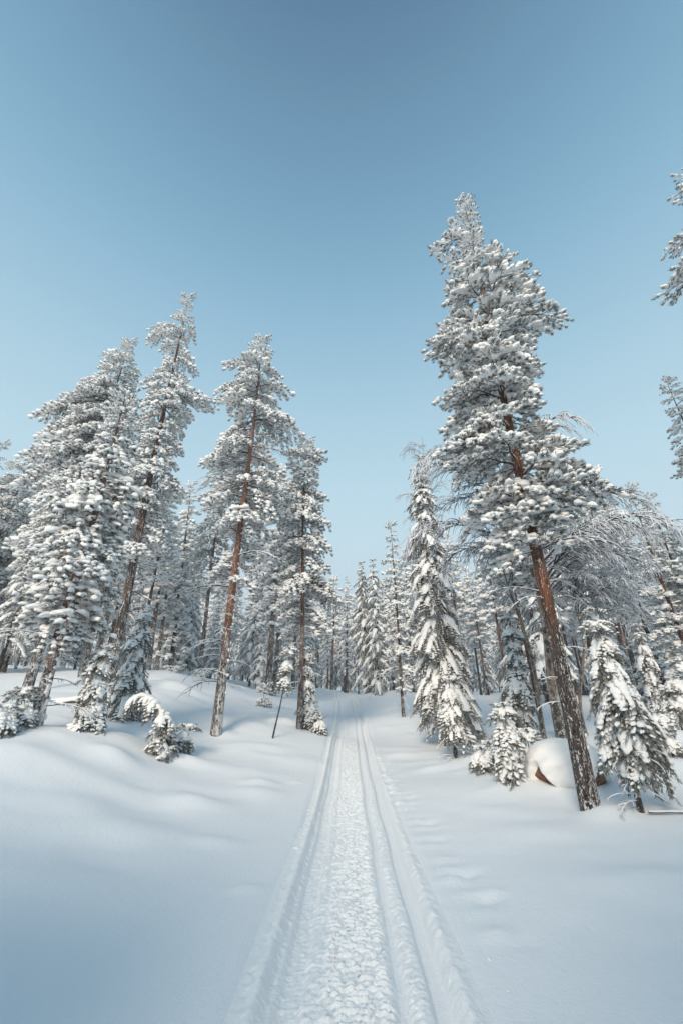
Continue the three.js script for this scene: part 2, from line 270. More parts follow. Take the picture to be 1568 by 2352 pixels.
function pineBranch(seed, len, o) {
  const r = rngOf(seed), fol = new MB(), snow = new MB(), main = [], N = 8;
  const zb = (r() - 0.5) * 0.3;
  for (let k = 0; k <= N; k++) { const t = k / N; main.push(V(len * t * (1 - 0.08 * t * o.droop), len * (o.up * t - o.droop * t * t * 0.75) + (r() - 0.5) * 0.03 * len * t, zb * len * t * t + (r() - 0.5) * 0.04 * len)); }
  const on = (t) => { const f = clamp(t, 0, 0.9999) * N, k = Math.floor(f); return V().lerpVectors(main[k], main[k + 1], f - k); };
  const R = 0.007 + 0.0105 * len;
  fol.tube(main, main.map((_, k) => R * (1 - 0.8 * k / N)), 5, o.bark ?? BARKC);
  const cap = (p, s, yaw, tilt) => {
    if (r() > o.snow) return;
    const el = (o.long ?? 1.1) * (0.85 + 0.4 * r());
    snow.blob(p.x, p.y + s * 0.2, p.z, s * el, s * (0.58 + 0.34 * r()), s * (0.68 + 0.3 * r()), r() * 50, { yaw, tilt, fine: o.fine, flat: 0.5, rough: 0.36 });
    if (r() < 0.75) { const q = s * (0.4 + 0.25 * r()), a = r() * 6.283; snow.blob(p.x + Math.cos(a) * s * 0.75, p.y - s * 0.05 * r(), p.z + Math.sin(a) * s * 0.75, q * 1.2, q * 0.7, q, r() * 50, { yaw: a, flat: 0.5, rough: 0.34 }); }
  };
  for (let s = 0.12; s < len; s += 0.075) { const p = on(s / len); if (r() < 0.8) snow.blob(p.x, p.y + R * 0.8, p.z, 0.06, (0.018 + 0.02 * r()) * o.pad, 0.022 + R * 0.6, r() * 50, { flat: 0.5 }); }
  let side = r() < 0.5 ? 1 : -1;
  const first = Math.min(0.35, 0.3 / len);
  for (let t = first; t <= 1; t += o.gap / len * (0.8 + 0.4 * r())) {
    side = -side;
    const p0 = on(t), ang = side * (0.55 + 0.6 * r()) * (t > 0.93 ? 0.25 : 1), L = ((1 - t) * 0.42 + 0.07) * len * (0.7 + 0.5 * r()) + 0.12;
    const slope = o.up - 1.5 * o.droop * t, d = V(Math.cos(ang), slope * 0.8 + (r() - 0.5) * 0.35 + o.lift, Math.sin(ang)).normalize();
    const sec = []; for (let k = 0; k <= 4; k++) { const q = k / 4; sec.push(V(p0.x + d.x * L * q, p0.y + d.y * L * q - o.hang * L * q * q, p0.z + d.z * L * q)); }
    fol.tube(sec, [0.008, 0.007, 0.006, 0.005, 0.004].map((x) => x * (0.7 + 0.3 * len)), 3, o.bark ?? BARKC);
    if (r() < (o.load ?? 0.34)) {                                          // a bough whose load has run together
      const w0 = o.tuft * (0.42 + 0.22 * r()), steps = Math.max(2, Math.round(L / (w0 * 0.8)));
      for (let k = 1; k <= steps; k++) { const f = Math.min(3.999, k / steps * 4), a = Math.floor(f), p = V().lerpVectors(sec[a], sec[a + 1], f - a), w = w0 * (0.75 + 0.5 * r()); snow.blob(p.x + (r() - 0.5) * w * 0.5, p.y + w * 0.45, p.z + (r() - 0.5) * w * 0.5, w * 1.15, w * 0.75, w, r() * 50, { yaw: -ang, tilt: -0.3 * o.hang, fine: o.fine, flat: 0.5, rough: 0.25 }); }
    }
    const n = Math.max(1, Math.round(L / o.shoot));
    for (let k = 0; k <= n; k++) {
      const q = n ? (k + 0.3 * (r() - 0.5)) / n : 1; if (q < 0.12 && n > 1) continue;
      const f = clamp(q, 0, 0.999) * 4, a = Math.floor(f), p = V().lerpVectors(sec[a], sec[a + 1], f - a);
      const b = (r() - 0.5) * 1.9 * (k === n ? 0.2 : 1), c = Math.cos(b), s2 = Math.sin(b);
      const e = V(d.x * c - d.z * s2, d.y * 0.4 - o.hang * 0.5 + (o.rise ?? 0.35) + 0.25 * (r() - 0.5), d.x * s2 + d.z * c).normalize();
      const tl = o.tuft * (0.8 + 0.45 * r());
      p.y += (r() - 0.5) * 0.05; p.addScaledVector(e, (k === n ? 0 : 0.5) * tl * r());
      tuft(fol, r, p, e, tl, o.blades, o.frost);
      cap(V(p.x + e.x * tl * 0.42, p.y + e.y * tl * 0.42 + tl * 0.12, p.z + e.z * tl * 0.42), tl * o.cap * (0.75 + 0.5 * r()), -Math.atan2(e.z, e.x), Math.asin(clamp(e.y, -1, 1)) * 0.5);
    }
  }
  return { fol: fol.geometry(), snow: snow.geometry(), len };
}
function spruceBranch(seed, len, o) {
  const r = rngOf(seed), fol = new MB(), snow = new MB(), main = [], N = 8, zb = (r() - 0.5) * 0.2;
  for (let k = 0; k <= N; k++) { const t = k / N; main.push(V(len * t * (1 - 0.12 * o.droop * t), len * (o.up * t - o.droop * t * t * 0.8 + 0.12 * t * t * t * o.droop), zb * len * t * t)); }
  const on = (t) => { const f = clamp(t, 0, 0.9999) * N, k = Math.floor(f); return V().lerpVectors(main[k], main[k + 1], f - k); };
  fol.tube(main, main.map((_, k) => (0.005 + 0.008 * len) * (1 - 0.8 * k / N)), 4, BARKC);
  const needles = (pts, dens) => {
    for (let k = 0; k < pts.length - 1; k++) {
      const d = V().subVectors(pts[k + 1], pts[k]), L = d.length(); d.divideScalar(L || 1);
      const n = Math.max(1, Math.round(L * dens));
      for (let j = 0; j < n; j++) {
        const p = V().lerpVectors(pts[k], pts[k + 1], (j + r()) / n), a = r() * 6.283, g = 0.7 + 0.6 * r(), f = o.frost * r();
        let sx = Math.cos(a) * d.z - Math.sin(a) * d.x * d.y, sy = Math.sin(a) * (d.x * d.x + d.z * d.z), sz = -Math.cos(a) * d.x - Math.sin(a) * d.z * d.y; const l = 1 / (Math.hypot(sx, sy, sz) || 1); sx *= l; sy *= l; sz *= l;
        const dx = d.x * 0.75 + sx * 0.66, dy = d.y * 0.75 + sy * 0.66 - 0.12, dz = d.z * 0.75 + sz * 0.66;
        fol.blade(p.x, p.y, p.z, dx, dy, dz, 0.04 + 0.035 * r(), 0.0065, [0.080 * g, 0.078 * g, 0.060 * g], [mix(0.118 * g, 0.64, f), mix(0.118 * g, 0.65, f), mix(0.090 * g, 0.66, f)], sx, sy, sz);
      }
    }
  };
  needles(main.slice(1), 110);
  for (let s = len * 0.16; s < len * 1.02; s += 0.05) {                    // the pad that lies along the branch
    const t = s / len, p = on(t), q = on(t + 0.04), w = o.pad * (0.035 + 0.05 * Math.sin(Math.PI * Math.min(1, t * 0.75 + 0.2))) * (0.75 + 0.6 * n2(s * 6, seed, 8)) * Math.min(1.25, 0.55 + len * 0.45);
    if (n2(s * 3.2, seed * 1.7, 9) < o.bald) continue;
    snow.blob(p.x, p.y + w * 0.25, p.z, w * 1.15, w * 0.72, w * 1.15, r() * 50, { tilt: Math.atan2(q.y - p.y, q.x - p.x) * 0.9, fine: o.fine, flat: 0.4 });
  }
  let side = 1;
  for (let t = 0.14; t <= 0.99; t += o.gap / len * (0.75 + 0.5 * r())) {
    side = -side;
    const p0 = on(t), ang = side * (0.75 + 0.35 * r()), L = (0.10 + 0.42 * len * Math.pow(1 - t, 0.75)) * (0.75 + 0.45 * r()), tw = [];
    const sl = o.up - 1.4 * o.droop * t;
    for (let k = 0; k <= 4; k++) { const q = k / 4; tw.push(V(p0.x + Math.cos(ang) * L * q, p0.y + (sl * 0.5 - 0.12) * L * q - o.hang * L * q * q, p0.z + Math.sin(ang) * L * q * (1 - 0.2 * q))); }
    fol.tube([tw[0], tw[2], tw[4]], [0.004, 0.0035, 0.003], 3, BARKC);
    needles(tw, 150);
    const nsub = Math.floor(L / 0.16);
    for (let j = 1; j <= nsub; j++) { const q = j / (nsub + 0.5) * 4, a = Math.floor(Math.min(q, 3.999)), p = V().lerpVectors(tw[a], tw[a + 1], q - a), sg = j % 2 ? 1 : -1, l2 = 0.10 + 0.10 * r(), e = V(Math.cos(ang + sg * 0.7) * l2, -0.35 * l2 - o.hang * l2 * 0.9, Math.sin(ang + sg * 0.7) * l2).add(p); needles([p, V().lerpVectors(p, e, 0.5), e], 150); }
    if (r() < o.snow) {
      const M2 = Math.max(2, Math.round(L / 0.045));
      for (let j = 0; j <= M2; j++) { const q = Math.min(3.999, j / M2 * 4), a = Math.floor(q), p = V().lerpVectors(tw[a], tw[a + 1], q - a), w = o.pad * (0.030 + 0.016 * r()) * (1 - 0.45 * j / M2); if (r() < 0.88) snow.blob(p.x, p.y + w * 0.3, p.z, w * 1.7, w * 0.75, w * 0.85, r() * 50, { yaw: -ang, tilt: -0.5 * o.hang * j / M2, fine: o.fine, flat: 0.4 }); }
    }
  }
  return { fol: fol.geometry(), snow: snow.geometry(), len };
}
// a leafless limb: dark wood below, snow lying along its upper side
function bareLimb(seed, len, o) {
  const r = rngOf(seed), wood = new MB(), snow = new MB();
  const limb = (p, d, L, R, lev) => {
    const n = lev === 0 ? 10 : 6, pts = [p.clone()], dir = d.clone();
    for (let k = 1; k <= n; k++) {
      dir.y -= (lev === 0 ? o.arch : o.weep) * (k / n) / n * 2; dir.x += (r() - 0.5) * o.kink; dir.z += (r() - 0.5) * o.kink; dir.y += (r() - 0.5) * o.kink; dir.normalize();
      pts.push(pts[k - 1].clone().addScaledVector(dir, L / n));
    }
    const rad = pts.map((_, k) => R * (1 - 0.75 * k / n));
    wood.tube(pts, rad, lev ? 3 : 5);
    const sr = (k) => Math.max(o.rime, rad[k] * 0.95) * (0.8 + 0.4 * r());
    snow.tube(pts.map((q, k) => V(q.x, q.y + rad[k] * 0.55 + o.rime * 0.5, q.z)), pts.map((_, k) => sr(k) * (k === n ? 0.4 : 1)), lev ? 3 : 5);
    if (lev < o.levels) {
      const m = Math.round(L / o.gap[lev] * (0.8 + 0.4 * r()));
      for (let j = 0; j < m; j++) {
        const t = 0.15 + 0.85 * (j + r()) / m, f = Math.min(t, 0.999) * n, a = Math.floor(f), q = V().lerpVectors(pts[a], pts[a + 1], f - a), tan = V().subVectors(pts[a + 1], pts[a]).normalize();
        const side = V(-tan.z, 0, tan.x).multiplyScalar((j % 2 ? 1 : -1) * (0.5 + 0.6 * r()));
        const dd = tan.clone().add(side).add(V(0, (r() - 0.35) * 0.5, 0)).normalize();
        limb(q, dd, L * o.ratio[lev] * (1 - 0.5 * t) * (0.7 + 0.6 * r()), rad[a] * 0.55 + 0.002, lev + 1);
      }
    }
  };
  limb(V(), V(Math.cos(o.rise), Math.sin(o.rise), 0), len, o.R * len, 0);
  return { fol: wood.geometry(), snow: snow.geometry(), len };
}
const SETS = {};
const pineSet = (name, o, lens, n) => { SETS[name] = lens.map((len, a) => Array.from({ length: n }, (_, k) => pineBranch(name.length * 1000 + a * 100 + k * 7 + o.seed, len, o))); };
const P0 = { seed: 1, up: 0.20, droop: 0.55, snow: 0.84, pad: 1, cap: 0.55, gap: 0.115, hang: 0.25, lift: 0.02, shoot: 0.085, tuft: 0.115, blades: 17, frost: 0.6, fine: false };
pineSet('pine', P0, [0.55, 1.05, 1.75], 4);
pineSet('heavy', { ...P0, seed: 3, droop: 0.85, snow: 0.80, cap: 0.55, pad: 1.6, tuft: 0.135, blades: 20, fine: true, hang: 0.8, rise: -0.05, load: 0.16, shoot: 0.105, gap: 0.14, long: 1.35, frost: 1.0 }, [0.5, 1.0, 1.6], 4);
pineSet('frosty', { ...P0, seed: 4, droop: 0.75, up: 0.24, snow: 1, cap: 0.60, frost: 1.5, hang: 0.7, blades: 20, shoot: 0.08, load: 0.42 }, [0.55, 1.05, 1.75], 4);
pineSet('far', { ...P0, seed: 6, snow: 1, cap: 0.74, tuft: 0.19, blades: 12, shoot: 0.16, gap: 0.18, frost: 1.25, droop: 0.7 }, [0.6, 1.2, 1.9], 2);
const spruceSet = (name, o, lens, n) => { SETS[name] = lens.map((len, a) => Array.from({ length: n }, (_, k) => spruceBranch(name.length * 900 + a * 90 + k * 11 + o.seed, len, o))); };
const S0 = { seed: 2, up: 0.12, droop: 1.0, gap: 0.07, hang: 0.8, snow: 0.72, pad: 1.05, bald: 0.28, frost: 0.6, fine: false };
spruceSet('spruce', S0, [0.35, 0.75, 1.3], 3);
spruceSet('laden', { ...S0, seed: 5, droop: 1.0, pad: 1.25, snow: 0.62, bald: 0.24, hang: 0.8, fine: true, frost: 0.6 }, [0.22, 0.5, 0.95], 3);
spruceSet('farspruce', { ...S0, seed: 7, pad: 1.5, snow: 0.8, bald: 0.16, gap: 0.11, frost: 1.1, droop: 1.0 }, [0.4, 0.8, 1.4], 2);
const limbSet = (name, o, lens, n) => { SETS[name] = lens.map((len, a) => Array.from({ length: n }, (_, k) => bareLimb(name.length * 800 + a * 80 + k * 13 + o.seed, len, o))); };
limbSet('dead', { seed: 8, levels: 1, gap: [0.16], ratio: [0.38], rise: 0.15, arch: 0.5, weep: 0.6, kink: 0.16, R: 0.011, rime: 0.009 }, [0.5, 0.9, 1.5], 3);
limbSet('birch', { seed: 9, levels: 2, gap: [0.13, 0.15], ratio: [0.42, 0.45], rise: 0.85, arch: 1.5, weep: 1.3, kink: 0.09, R: 0.010, rime: 0.009 }, [1.2, 2.2, 3.2], 3);

// ------------------------------------------------------------------ trees
const X0 = V(1, 0, 0), UPV = V(0, 1, 0);
function crownOf(parent, picks, o = {}) {                                  // picks: {variant, matrix}
  const crown = new THREE.Group(); crown.name = o.name ?? 'crown'; parent.add(crown);
  const by = new Map();
  for (const p of picks) { if (!by.has(p.v)) by.set(p.v, []); by.get(p.v).push(p.m); }
  for (const [v, ms] of by) for (const [geo, mat, nm] of [[v.fol, o.mat ?? M.needles, o.leaf ?? 'foliage'], [v.snow, o.snowMat ?? M.snow, 'snow']]) {
    const im = new THREE.InstancedMesh(geo, mat, ms.length); im.name = nm; im.userData.kind = 'stuff';
    ms.forEach((m, k) => im.setMatrixAt(k, m)); im.castShadow = im.receiveShadow = true; crown.add(im);
  }
  return crown;
}
function pick(set, len, r, classes) {
  let best = 0; set.forEach((c, k) => { if (Math.abs(Math.log(c[0].len / len)) < Math.abs(Math.log(set[best][0].len / len))) best = k; });
  const list = set[best]; return list[Math.floor(r() * Math.min(list.length, classes ?? 9))];
}
const pose = (x, y, z, phi, tilt, roll, s) => { const m = new THREE.Matrix4().makeTranslation(x, y, z), a = new THREE.Matrix4(); m.multiply(a.makeRotationY(-phi)); m.multiply(a.makeRotationZ(tilt)); m.multiply(a.makeRotationX(roll)); m.multiply(a.makeScale(s, s, s)); return m; };
let treeSeed = 100;
function makeTree(s) {
  const r = rngOf(s.seed ?? (treeSeed += 17)), D = s.D, foot = s.H ? V() : at(s.base[0], s.base[1], D);
  if (!s.H) foot.y = groundY(foot.x, foot.z);
  const top = s.H ? V(0, s.H, 0) : at(s.top[0], s.top[1], D), H = top.y - foot.y, g = new THREE.Group();
  g.position.copy(foot);
  if (!s.H) { g.name = numbered(s.name); tag(g, s.label, s.category ?? 'tree', s.group); scene.add(g); }
  const bend = s.bend ?? 0.05, b1 = r() * 6.28, b2 = r() * 6.28;
  const stem = (t) => V(mix(0, top.x - foot.x, t) + bend * Math.sin(t * 5 + b1) * t * (1 - t) * 2, t * H, bend * Math.sin(t * 4 + b2) * t * (1 - t) * 2);
  const r0 = s.r0, rad = (t) => Math.max(0.008, r0 * Math.pow(Math.max(0, 1 - t), 0.82));
  {
    const pts = [], rr = [], n = 18; pts.push(V(0, -0.45, 0)); rr.push(r0 * 1.12);
    for (let k = 0; k <= n; k++) { const t = k / n; pts.push(stem(t)); rr.push(rad(t) * (1 + 0.10 * Math.exp(-t * 25))); }
    const mb = new MB(); mb.tube(pts, rr, s.sides ?? 10, null, true);
    const m = new THREE.Mesh(mb.geometry(), s.bark); m.name = 'trunk'; g.add(m);
  }
  const rows = s.H ? s.crown : (s.crown ?? []).map(([py, L, R]) => { const t = clamp((s.base[1] - py) / (s.base[1] - s.top[1]), 0, 1), px = mix(s.base[0], s.top[0], t), p = at(px, py, D), k = depthOf(p) / F; return [p.y - foot.y, L * k * (s.w ?? 1), R * k * (s.w ?? 1)]; }).sort((a, b) => a[0] - b[0]);
  const picks = [];
  if (rows.length) {
    const y0 = rows[0][0], y1 = rows[rows.length - 1][0], n = Math.round((s.n ?? 90));
    for (let i = 0; i < n; i++) {
      let y = mix(y0, y1, 1 - Math.pow((i + r()) / n, s.low ?? 0.9) * 0.985);
      const wn = y / (s.whorl ?? 0.42), wi = Math.floor(wn), wf = 0.66 + 0.46 * h3(wi, treeSeed, 3);            // branches stand in rings, each ring of its own reach
      y = Math.min(y1, mix(y, (wi + 0.5) * (s.whorl ?? 0.42), 0.55));
      let k = 0; while (k < rows.length - 2 && y > rows[k + 1][0]) k++;
      const q = clamp((y - rows[k][0]) / (rows[k + 1][0] - rows[k][0] || 1), 0, 1), L = mix(rows[k][1], rows[k + 1][1], q), R = mix(rows[k][2], rows[k + 1][2], q);
      const phi = i * 2.39996 + (r() - 0.5) * 1.1, c = Math.cos(phi);
      let len = mix((L + R) / 2, c > 0 ? R : L, Math.abs(c)) * wf * (r() < 0.3 ? 0.5 + 0.3 * r() : 0.86 + 0.36 * r());
      len = Math.max(s.min ?? 0.22, len);
      if (s.bareFront && Math.sin(phi) > 0.15 && y < H * s.bareFront && r() < 0.62) continue;
      const set = SETS[Array.isArray(s.set) ? s.set[Math.floor(r() * s.set.length)] : s.set], v = pick(set, len, r, s.variants), sc = clamp(len / v.len, s.scMin ?? 0.55, s.scMax ?? 1.45);
      const tt = clamp(y / H, 0, 1), tip = step(s.tipFrom ?? 0.78, 1.0, tt);
      y = Math.min(H * 0.995, y + (s.lift ?? 0.22) * len * (1 - tip));
      const p = stem(clamp(y / H, 0, 1));
      picks.push({ v, m: pose(p.x, y, p.z, phi, (s.tilt ?? 0) * (1 - tip) + tip * (s.tipTilt ?? 0.75) + (r() - 0.5) * 0.22, (r() - 0.5) * 0.3, sc) });
    }
    for (const [py, phi, px, kind, up] of s.extra ?? []) {                   // single branches that stand out
      const t = clamp((s.base[1] - py) / (s.base[1] - s.top[1]), 0, 0.99), q = at(mix(s.base[0], s.top[0], t), py, D), len = px * depthOf(q) / F, v = pick(SETS[kind], len, r), y = q.y - foot.y + 0.2 * len, p = stem(clamp(y / H, 0, 0.99));
      picks.push({ v, m: pose(p.x, y, p.z, phi, up ?? 0, 0, len / v.len) });
    }
    const lead = SETS[Array.isArray(s.set) ? s.set[0] : s.set][0][0];      // the leading shoot
    for (let k = 0; k < 3; k++) { const p = stem(0.985 - k * 0.012); picks.push({ v: lead, m: pose(p.x, p.y, p.z, k * 2.1, 1.25, 0, (s.leadScale ?? 0.7)) }); }
    crownOf(g, picks);
  }
  for (const [py0, py1, cnt, len, onlySide] of s.H ? [] : s.dead ?? []) for (let i = 0; i < cnt; i++) {
    const py = mix(py0, py1, (i + r()) / cnt), t = clamp((s.base[1] - py) / (s.base[1] - s.top[1]), 0, 0.98), y = at(mix(s.base[0], s.top[0], t), py, D).y - foot.y, p = stem(y / H);
    const phi = onlySide ? (onlySide > 0 ? 0 : Math.PI) + (r() - 0.5) * 1.6 : r() * 6.283, L = len * (0.6 + 0.8 * r()), v = pick(SETS[s.limb ?? 'dead'], L, r), sc = L / v.len;
    const wood = new THREE.Mesh(v.fol, s.limbMat ?? M.twig), cov = new THREE.Mesh(v.snow, M.frost);
    wood.name = 'branch'; cov.name = 'snow'; wood.add(cov);
    pose(p.x, p.y, p.z, phi, s.limbTilt ?? (0.1 * (r() - 0.5)), 0, sc).decompose(wood.position, wood.quaternion, wood.scale); g.add(wood);
  }
  return g;
}
const G_R = 'pines', SEEN = [];
// ---- the two tall pines beside the track
makeTree({ name: 'pine_tree', label: 'tallest snowy pine, thick red-brown trunk leaning over the snow right of the track', base: [1363, 1893], top: [1064, 462], D: 7.5, r0: 0.136, sides: 24, bark: BARK.nearRight, set: 'pine', n: 182, w: 0.84, bend: 0.09, low: 0.85, leadScale: 0.6,
  crown: [[462, 7, 7], [530, 14, 18], [560, 50, 34], [600, 74, 50], [650, 88, 84], [700, 94, 100], [745, 125, 160], [800, 138, 105], [860, 138, 108], [940, 182, 104], [1000, 185, 100], [1080, 185, 105], [1130, 180, 150], [1190, 172, 165], [1290, 165, 60]],
  extra: [[640, 0.1, 120, 'pine', 0.1], [655, -0.2, 112, 'pine', 0.05], [750, 0, 165, 'pine', 0.1], [765, 0.3, 155, 'pine', 0], [545, 3.1, 60, 'pine', 0.2], [800, 3.2, 148, 'pine'], [815, 2.9, 140, 'pine'], [560, 3.2, 84, 'pine'], [1110, 0.2, 165, 'pine'], [1150, 0.5, 190, 'pine', -0.1], [1160, 1.4, 90, 'heavy'], [1150, 1.0, 100, 'heavy'], [1165, 1.8, 90, 'heavy'], [1140, 0.6, 110, 'heavy'], [1180, 1.2, 80, 'heavy'], [1130, 2.1, 90, 'heavy'], [930, 1.2, 80, 'heavy'], [860, 1.3, 80, 'heavy'], [940, 3.0, 160, 'pine'], [1020, 2.8, 170, 'pine', -0.2], [1240, 2.7, 130, 'pine', -0.25], [1290, 3.0, 130, 'pine', -0.3]],
  dead: [[1180, 1400, 9, 1.0], [1340, 1660, 5, 0.55]], limbMat: M.twig });
makeTree({ name: 'pine_tree', label: 'straight pine with bare orange trunk and snow-plastered foot, left of the track', base: [495, 1697], top: [604, 779], D: 13.5, r0: 0.148, sides: 20, bark: BARK.nearLeft, set: 'frosty', n: 140, w: 0.94, bend: 0.1, low: 0.9, bareFront: 0.84,
  crown: [[779, 6, 6], [820, 24, 24], [880, 74, 46], [910, 78, 66], [950, 86, 54], [985, 76, 92], [1060, 90, 66], [1150, 96, 84], [1250, 84, 84], [1330, 62, 66], [1370, 50, 50]],
  extra: [[985, 0, 110, 'frosty', 0], [975, 0.3, 100, 'frosty', 0], [905, 3.1, 86, 'frosty', 0.1], [915, 2.9, 82, 'frosty'], [900, 0.1, 72, 'frosty', 0.1], [1060, 3.0, 100, 'frosty'], [1140, 0.2, 100, 'heavy', -0.3]],
  dead: [[960, 1350, 34, 1.5], [1340, 1560, 22, 0.9], [1540, 1570, 2, 1.4, -1]] });
// ---- the group at the left
makeTree({ name: 'pine_tree', label: 'highest pine of the left group, crown pointing up behind the snow-heaped pine', base: [250, 1573], top: [434, 679], D: 15.5, r0: 0.18, sides: 14, bark: BARK.pine, set: 'frosty', n: 150, w: 0.88, bend: 0.12, bareFront: 0.35,
  extra: [[915, 0.05, 108, 'frosty', 0.05], [925, 0.3, 95, 'frosty'], [770, 3.1, 72, 'frosty'], [1130, 0.1, 90, 'frosty', 0.1]],
  crown: [[679, 6, 6], [735, 20, 20], [770, 66, 36], [830, 58, 54], [880, 58, 52], [925, 56, 96], [1000, 70, 70], [1100, 78, 60], [1200, 90, 74], [1290, 84, 64], [1340, 60, 60]], dead: [[1180, 1500, 16, 1.3]] });
makeTree({ name: 'pine_tree', label: 'broad pine of the left group with long branches reaching out to the left', base: [60, 1593], top: [300, 783], D: 16.5, r0: 0.17, sides: 14, bark: BARK.pine, set: 'frosty', n: 150, w: 0.9, bend: 0.12,
  extra: [[945, 3.2, 135, 'frosty', 0.05], [955, 2.95, 130, 'frosty'], [1030, 3.1, 140, 'frosty'], [1045, 2.9, 130, 'frosty'], [1100, 3.1, 140, 'frosty']],
  crown: [[783, 6, 6], [820, 42, 32], [870, 76, 50], [940, 120, 60], [1020, 128, 66], [1080, 120, 76], [1200, 130, 80], [1300, 112, 74], [1400, 66, 54]], dead: [[1300, 1540, 14, 1.2]] });
makeTree({ name: 'pine_tree', label: 'nearest leaning pine at the left, loaded with the thickest heaps of snow', base: [75, 1690], top: [288, 914], D: 9.5, r0: 0.125, sides: 16, bark: BARK.nearLeft, set: ['heavy', 'heavy', 'frosty'], w: 0.9, n: 135, bend: 0.08,
  crown: [[914, 6, 6], [960, 30, 36], [1000, 36, 46], [1060, 50, 66], [1130, 68, 72], [1200, 88, 82], [1300, 94, 86], [1380, 82, 92], [1450, 66, 76], [1490, 44, 50]], dead: [[1380, 1620, 16, 0.9], [1620, 1640, 1, 1.1, 1]] });
makeTree({ name: 'pine_tree', label: 'slim pine standing between the two thick leaning trunks at the left', base: [181, 1580], top: [338, 945], D: 20, r0: 0.14, bark: BARK.pine, set: 'frosty', n: 80, crown: [[945, 6, 6], [1020, 40, 40], [1120, 60, 56], [1250, 66, 60], [1350, 50, 50]], dead: [[1330, 1520, 10, 1.0]] });
makeTree({ name: 'pine_tree', label: 'warm-lit pine at the left edge, lower than the broad pine beside it', base: [-150, 1600], top: [72, 1050], D: 24, r0: 0.17, bark: BARK.pine, set: 'frosty', n: 110, crown: [[1050, 6, 6], [1090, 40, 40], [1150, 76, 60], [1250, 90, 84], [1350, 96, 90], [1450, 80, 80]] });
makeTree({ name: 'pine_tree', label: 'pine whose thin top just enters the picture at the left border', base: [-235, 1600], top: [8, 1018], D: 21, r0: 0.16, bark: BARK.pine, set: 'frosty', n: 90, crown: [[1018, 5, 5], [1100, 30, 18], [1200, 70, 50], [1350, 90, 80], [1480, 70, 70]] });
makeTree({ name: 'pine_tree', label: 'narrow pale pine standing alone in the gap left of the straight orange pine', base: [388, 1572], top: [440, 1113], D: 30, r0: 0.17, bark: BARK.pine, set: 'far', n: 95, crown: [[1113, 4, 4], [1150, 16, 14], [1220, 34, 24], [1300, 44, 30], [1400, 50, 36], [1500, 46, 34], [1560, 30, 30]] });
makeTree({ name: 'spruce_tree', label: 'round-topped frosted spruce below the narrow pale pine, beside its foot', base: [425, 1570], top: [446, 1345], D: 33, r0: 0.13, bark: BARK.spruce, set: 'farspruce', n: 75, crown: [[1345, 8, 8], [1400, 24, 24], [1470, 32, 30], [1560, 34, 30]] });
for (const [bx, tx, ty, D, label] of [[338, 382, 1290, 27, 'left one of two thin grey trunks close together on the snowy hump'], [357, 404, 1270, 29, 'right one of two thin grey trunks close together on the snowy hump']])
  makeTree({ name: 'pine_tree', label, base: [bx, 1558], top: [tx, ty - 60], D, r0: 0.15, bark: BARK.pine, set: 'far', n: 34, crown: [[ty - 60, 5, 5], [ty, 26, 22], [1330, 40, 36], [1400, 30, 30]], dead: [[1380, 1500, 4, 0.9]] });
makeTree({ name: 'pine_tree', label: 'thin straight pine with dark trunk, behind the straight orange pine to its left', base: [457, 1560], top: [520, 1010], D: 26, r0: 0.14, bark: BARK.pine, set: 'frosty', n: 85, crown: [[1010, 6, 6], [1100, 36, 34], [1200, 50, 46], [1300, 56, 50], [1380, 40, 40]], dead: [[1370, 1500, 8, 0.9]] });
// ---- middle left
makeTree({ name: 'pine_tree', label: 'pine with thin red trunk nearest the left side of the track, wide skirted crown', base: [687, 1672], top: [703, 1014], D: 15.5, r0: 0.095, sides: 12, bark: BARK.pine, set: 'frosty', n: 165, bend: 0.12, lift: 0.3, bareFront: 0.62,
  crown: [[1014, 6, 6], [1060, 42, 34], [1120, 46, 40], [1200, 56, 48], [1280, 64, 56], [1340, 72, 88], [1400, 72, 82], [1440, 54, 60], [1470, 40, 44]], dead: [[1400, 1600, 14, 0.7]] });
makeTree({ name: 'spruce_tree', tilt: -0.3, label: 'low snow-covered spruce hugging the foot of the thin red pine trunk', base: [716, 1680], top: [700, 1492], D: 15.9, r0: 0.06, bark: BARK.spruce, set: 'laden', n: 80, crown: [[1492, 8, 8], [1530, 24, 22], [1600, 34, 28], [1650, 40, 34], [1672, 34, 34]] });
makeTree({ name: 'pine_tree', label: 'tall pine behind, dark trunk seen between the orange pine and the skirted pine', base: [615, 1588], top: [652, 1075], D: 27, r0: 0.19, bark: BARK.pine, set: 'far', n: 80, crown: [[1075, 5, 5], [1130, 34, 34], [1200, 46, 44], [1300, 58, 52], [1400, 44, 44], [1450, 30, 30]], dead: [[1440, 1560, 6, 1.0]] });
makeTree({ name: 'pine_tree', label: 'second dark trunk just right of the tall pine behind the orange pine', base: [629, 1592], top: [662, 1200], D: 28.5, r0: 0.15, bark: BARK.pine, set: 'far', n: 50, crown: [[1200, 5, 5], [1260, 30, 30], [1350, 40, 40], [1430, 28, 28]] });
makeTree({ name: 'spruce_tree', label: 'small dark spruce at the foot of the tall dark trunk', base: [598, 1592], top: [600, 1460], D: 28, r0: 0.08, bark: BARK.spruce, set: 'farspruce', n: 50, crown: [[1460, 4, 4], [1500, 14, 14], [1550, 22, 22], [1588, 28, 26]] });
makeTree({ name: 'sapling', label: 'thin bare leaning stem with a tuft of snow at its top, beside the skirted pine', category: 'sapling', base: [627, 1690], top: [668, 1490], D: 13.6, r0: 0.028, sides: 6, bark: BARK.spruce, set: 'laden', n: 22, crown: [[1490, 8, 8], [1520, 18, 16], [1560, 20, 18], [1590, 8, 8]], dead: [[1590, 1680, 7, 0.3]] });
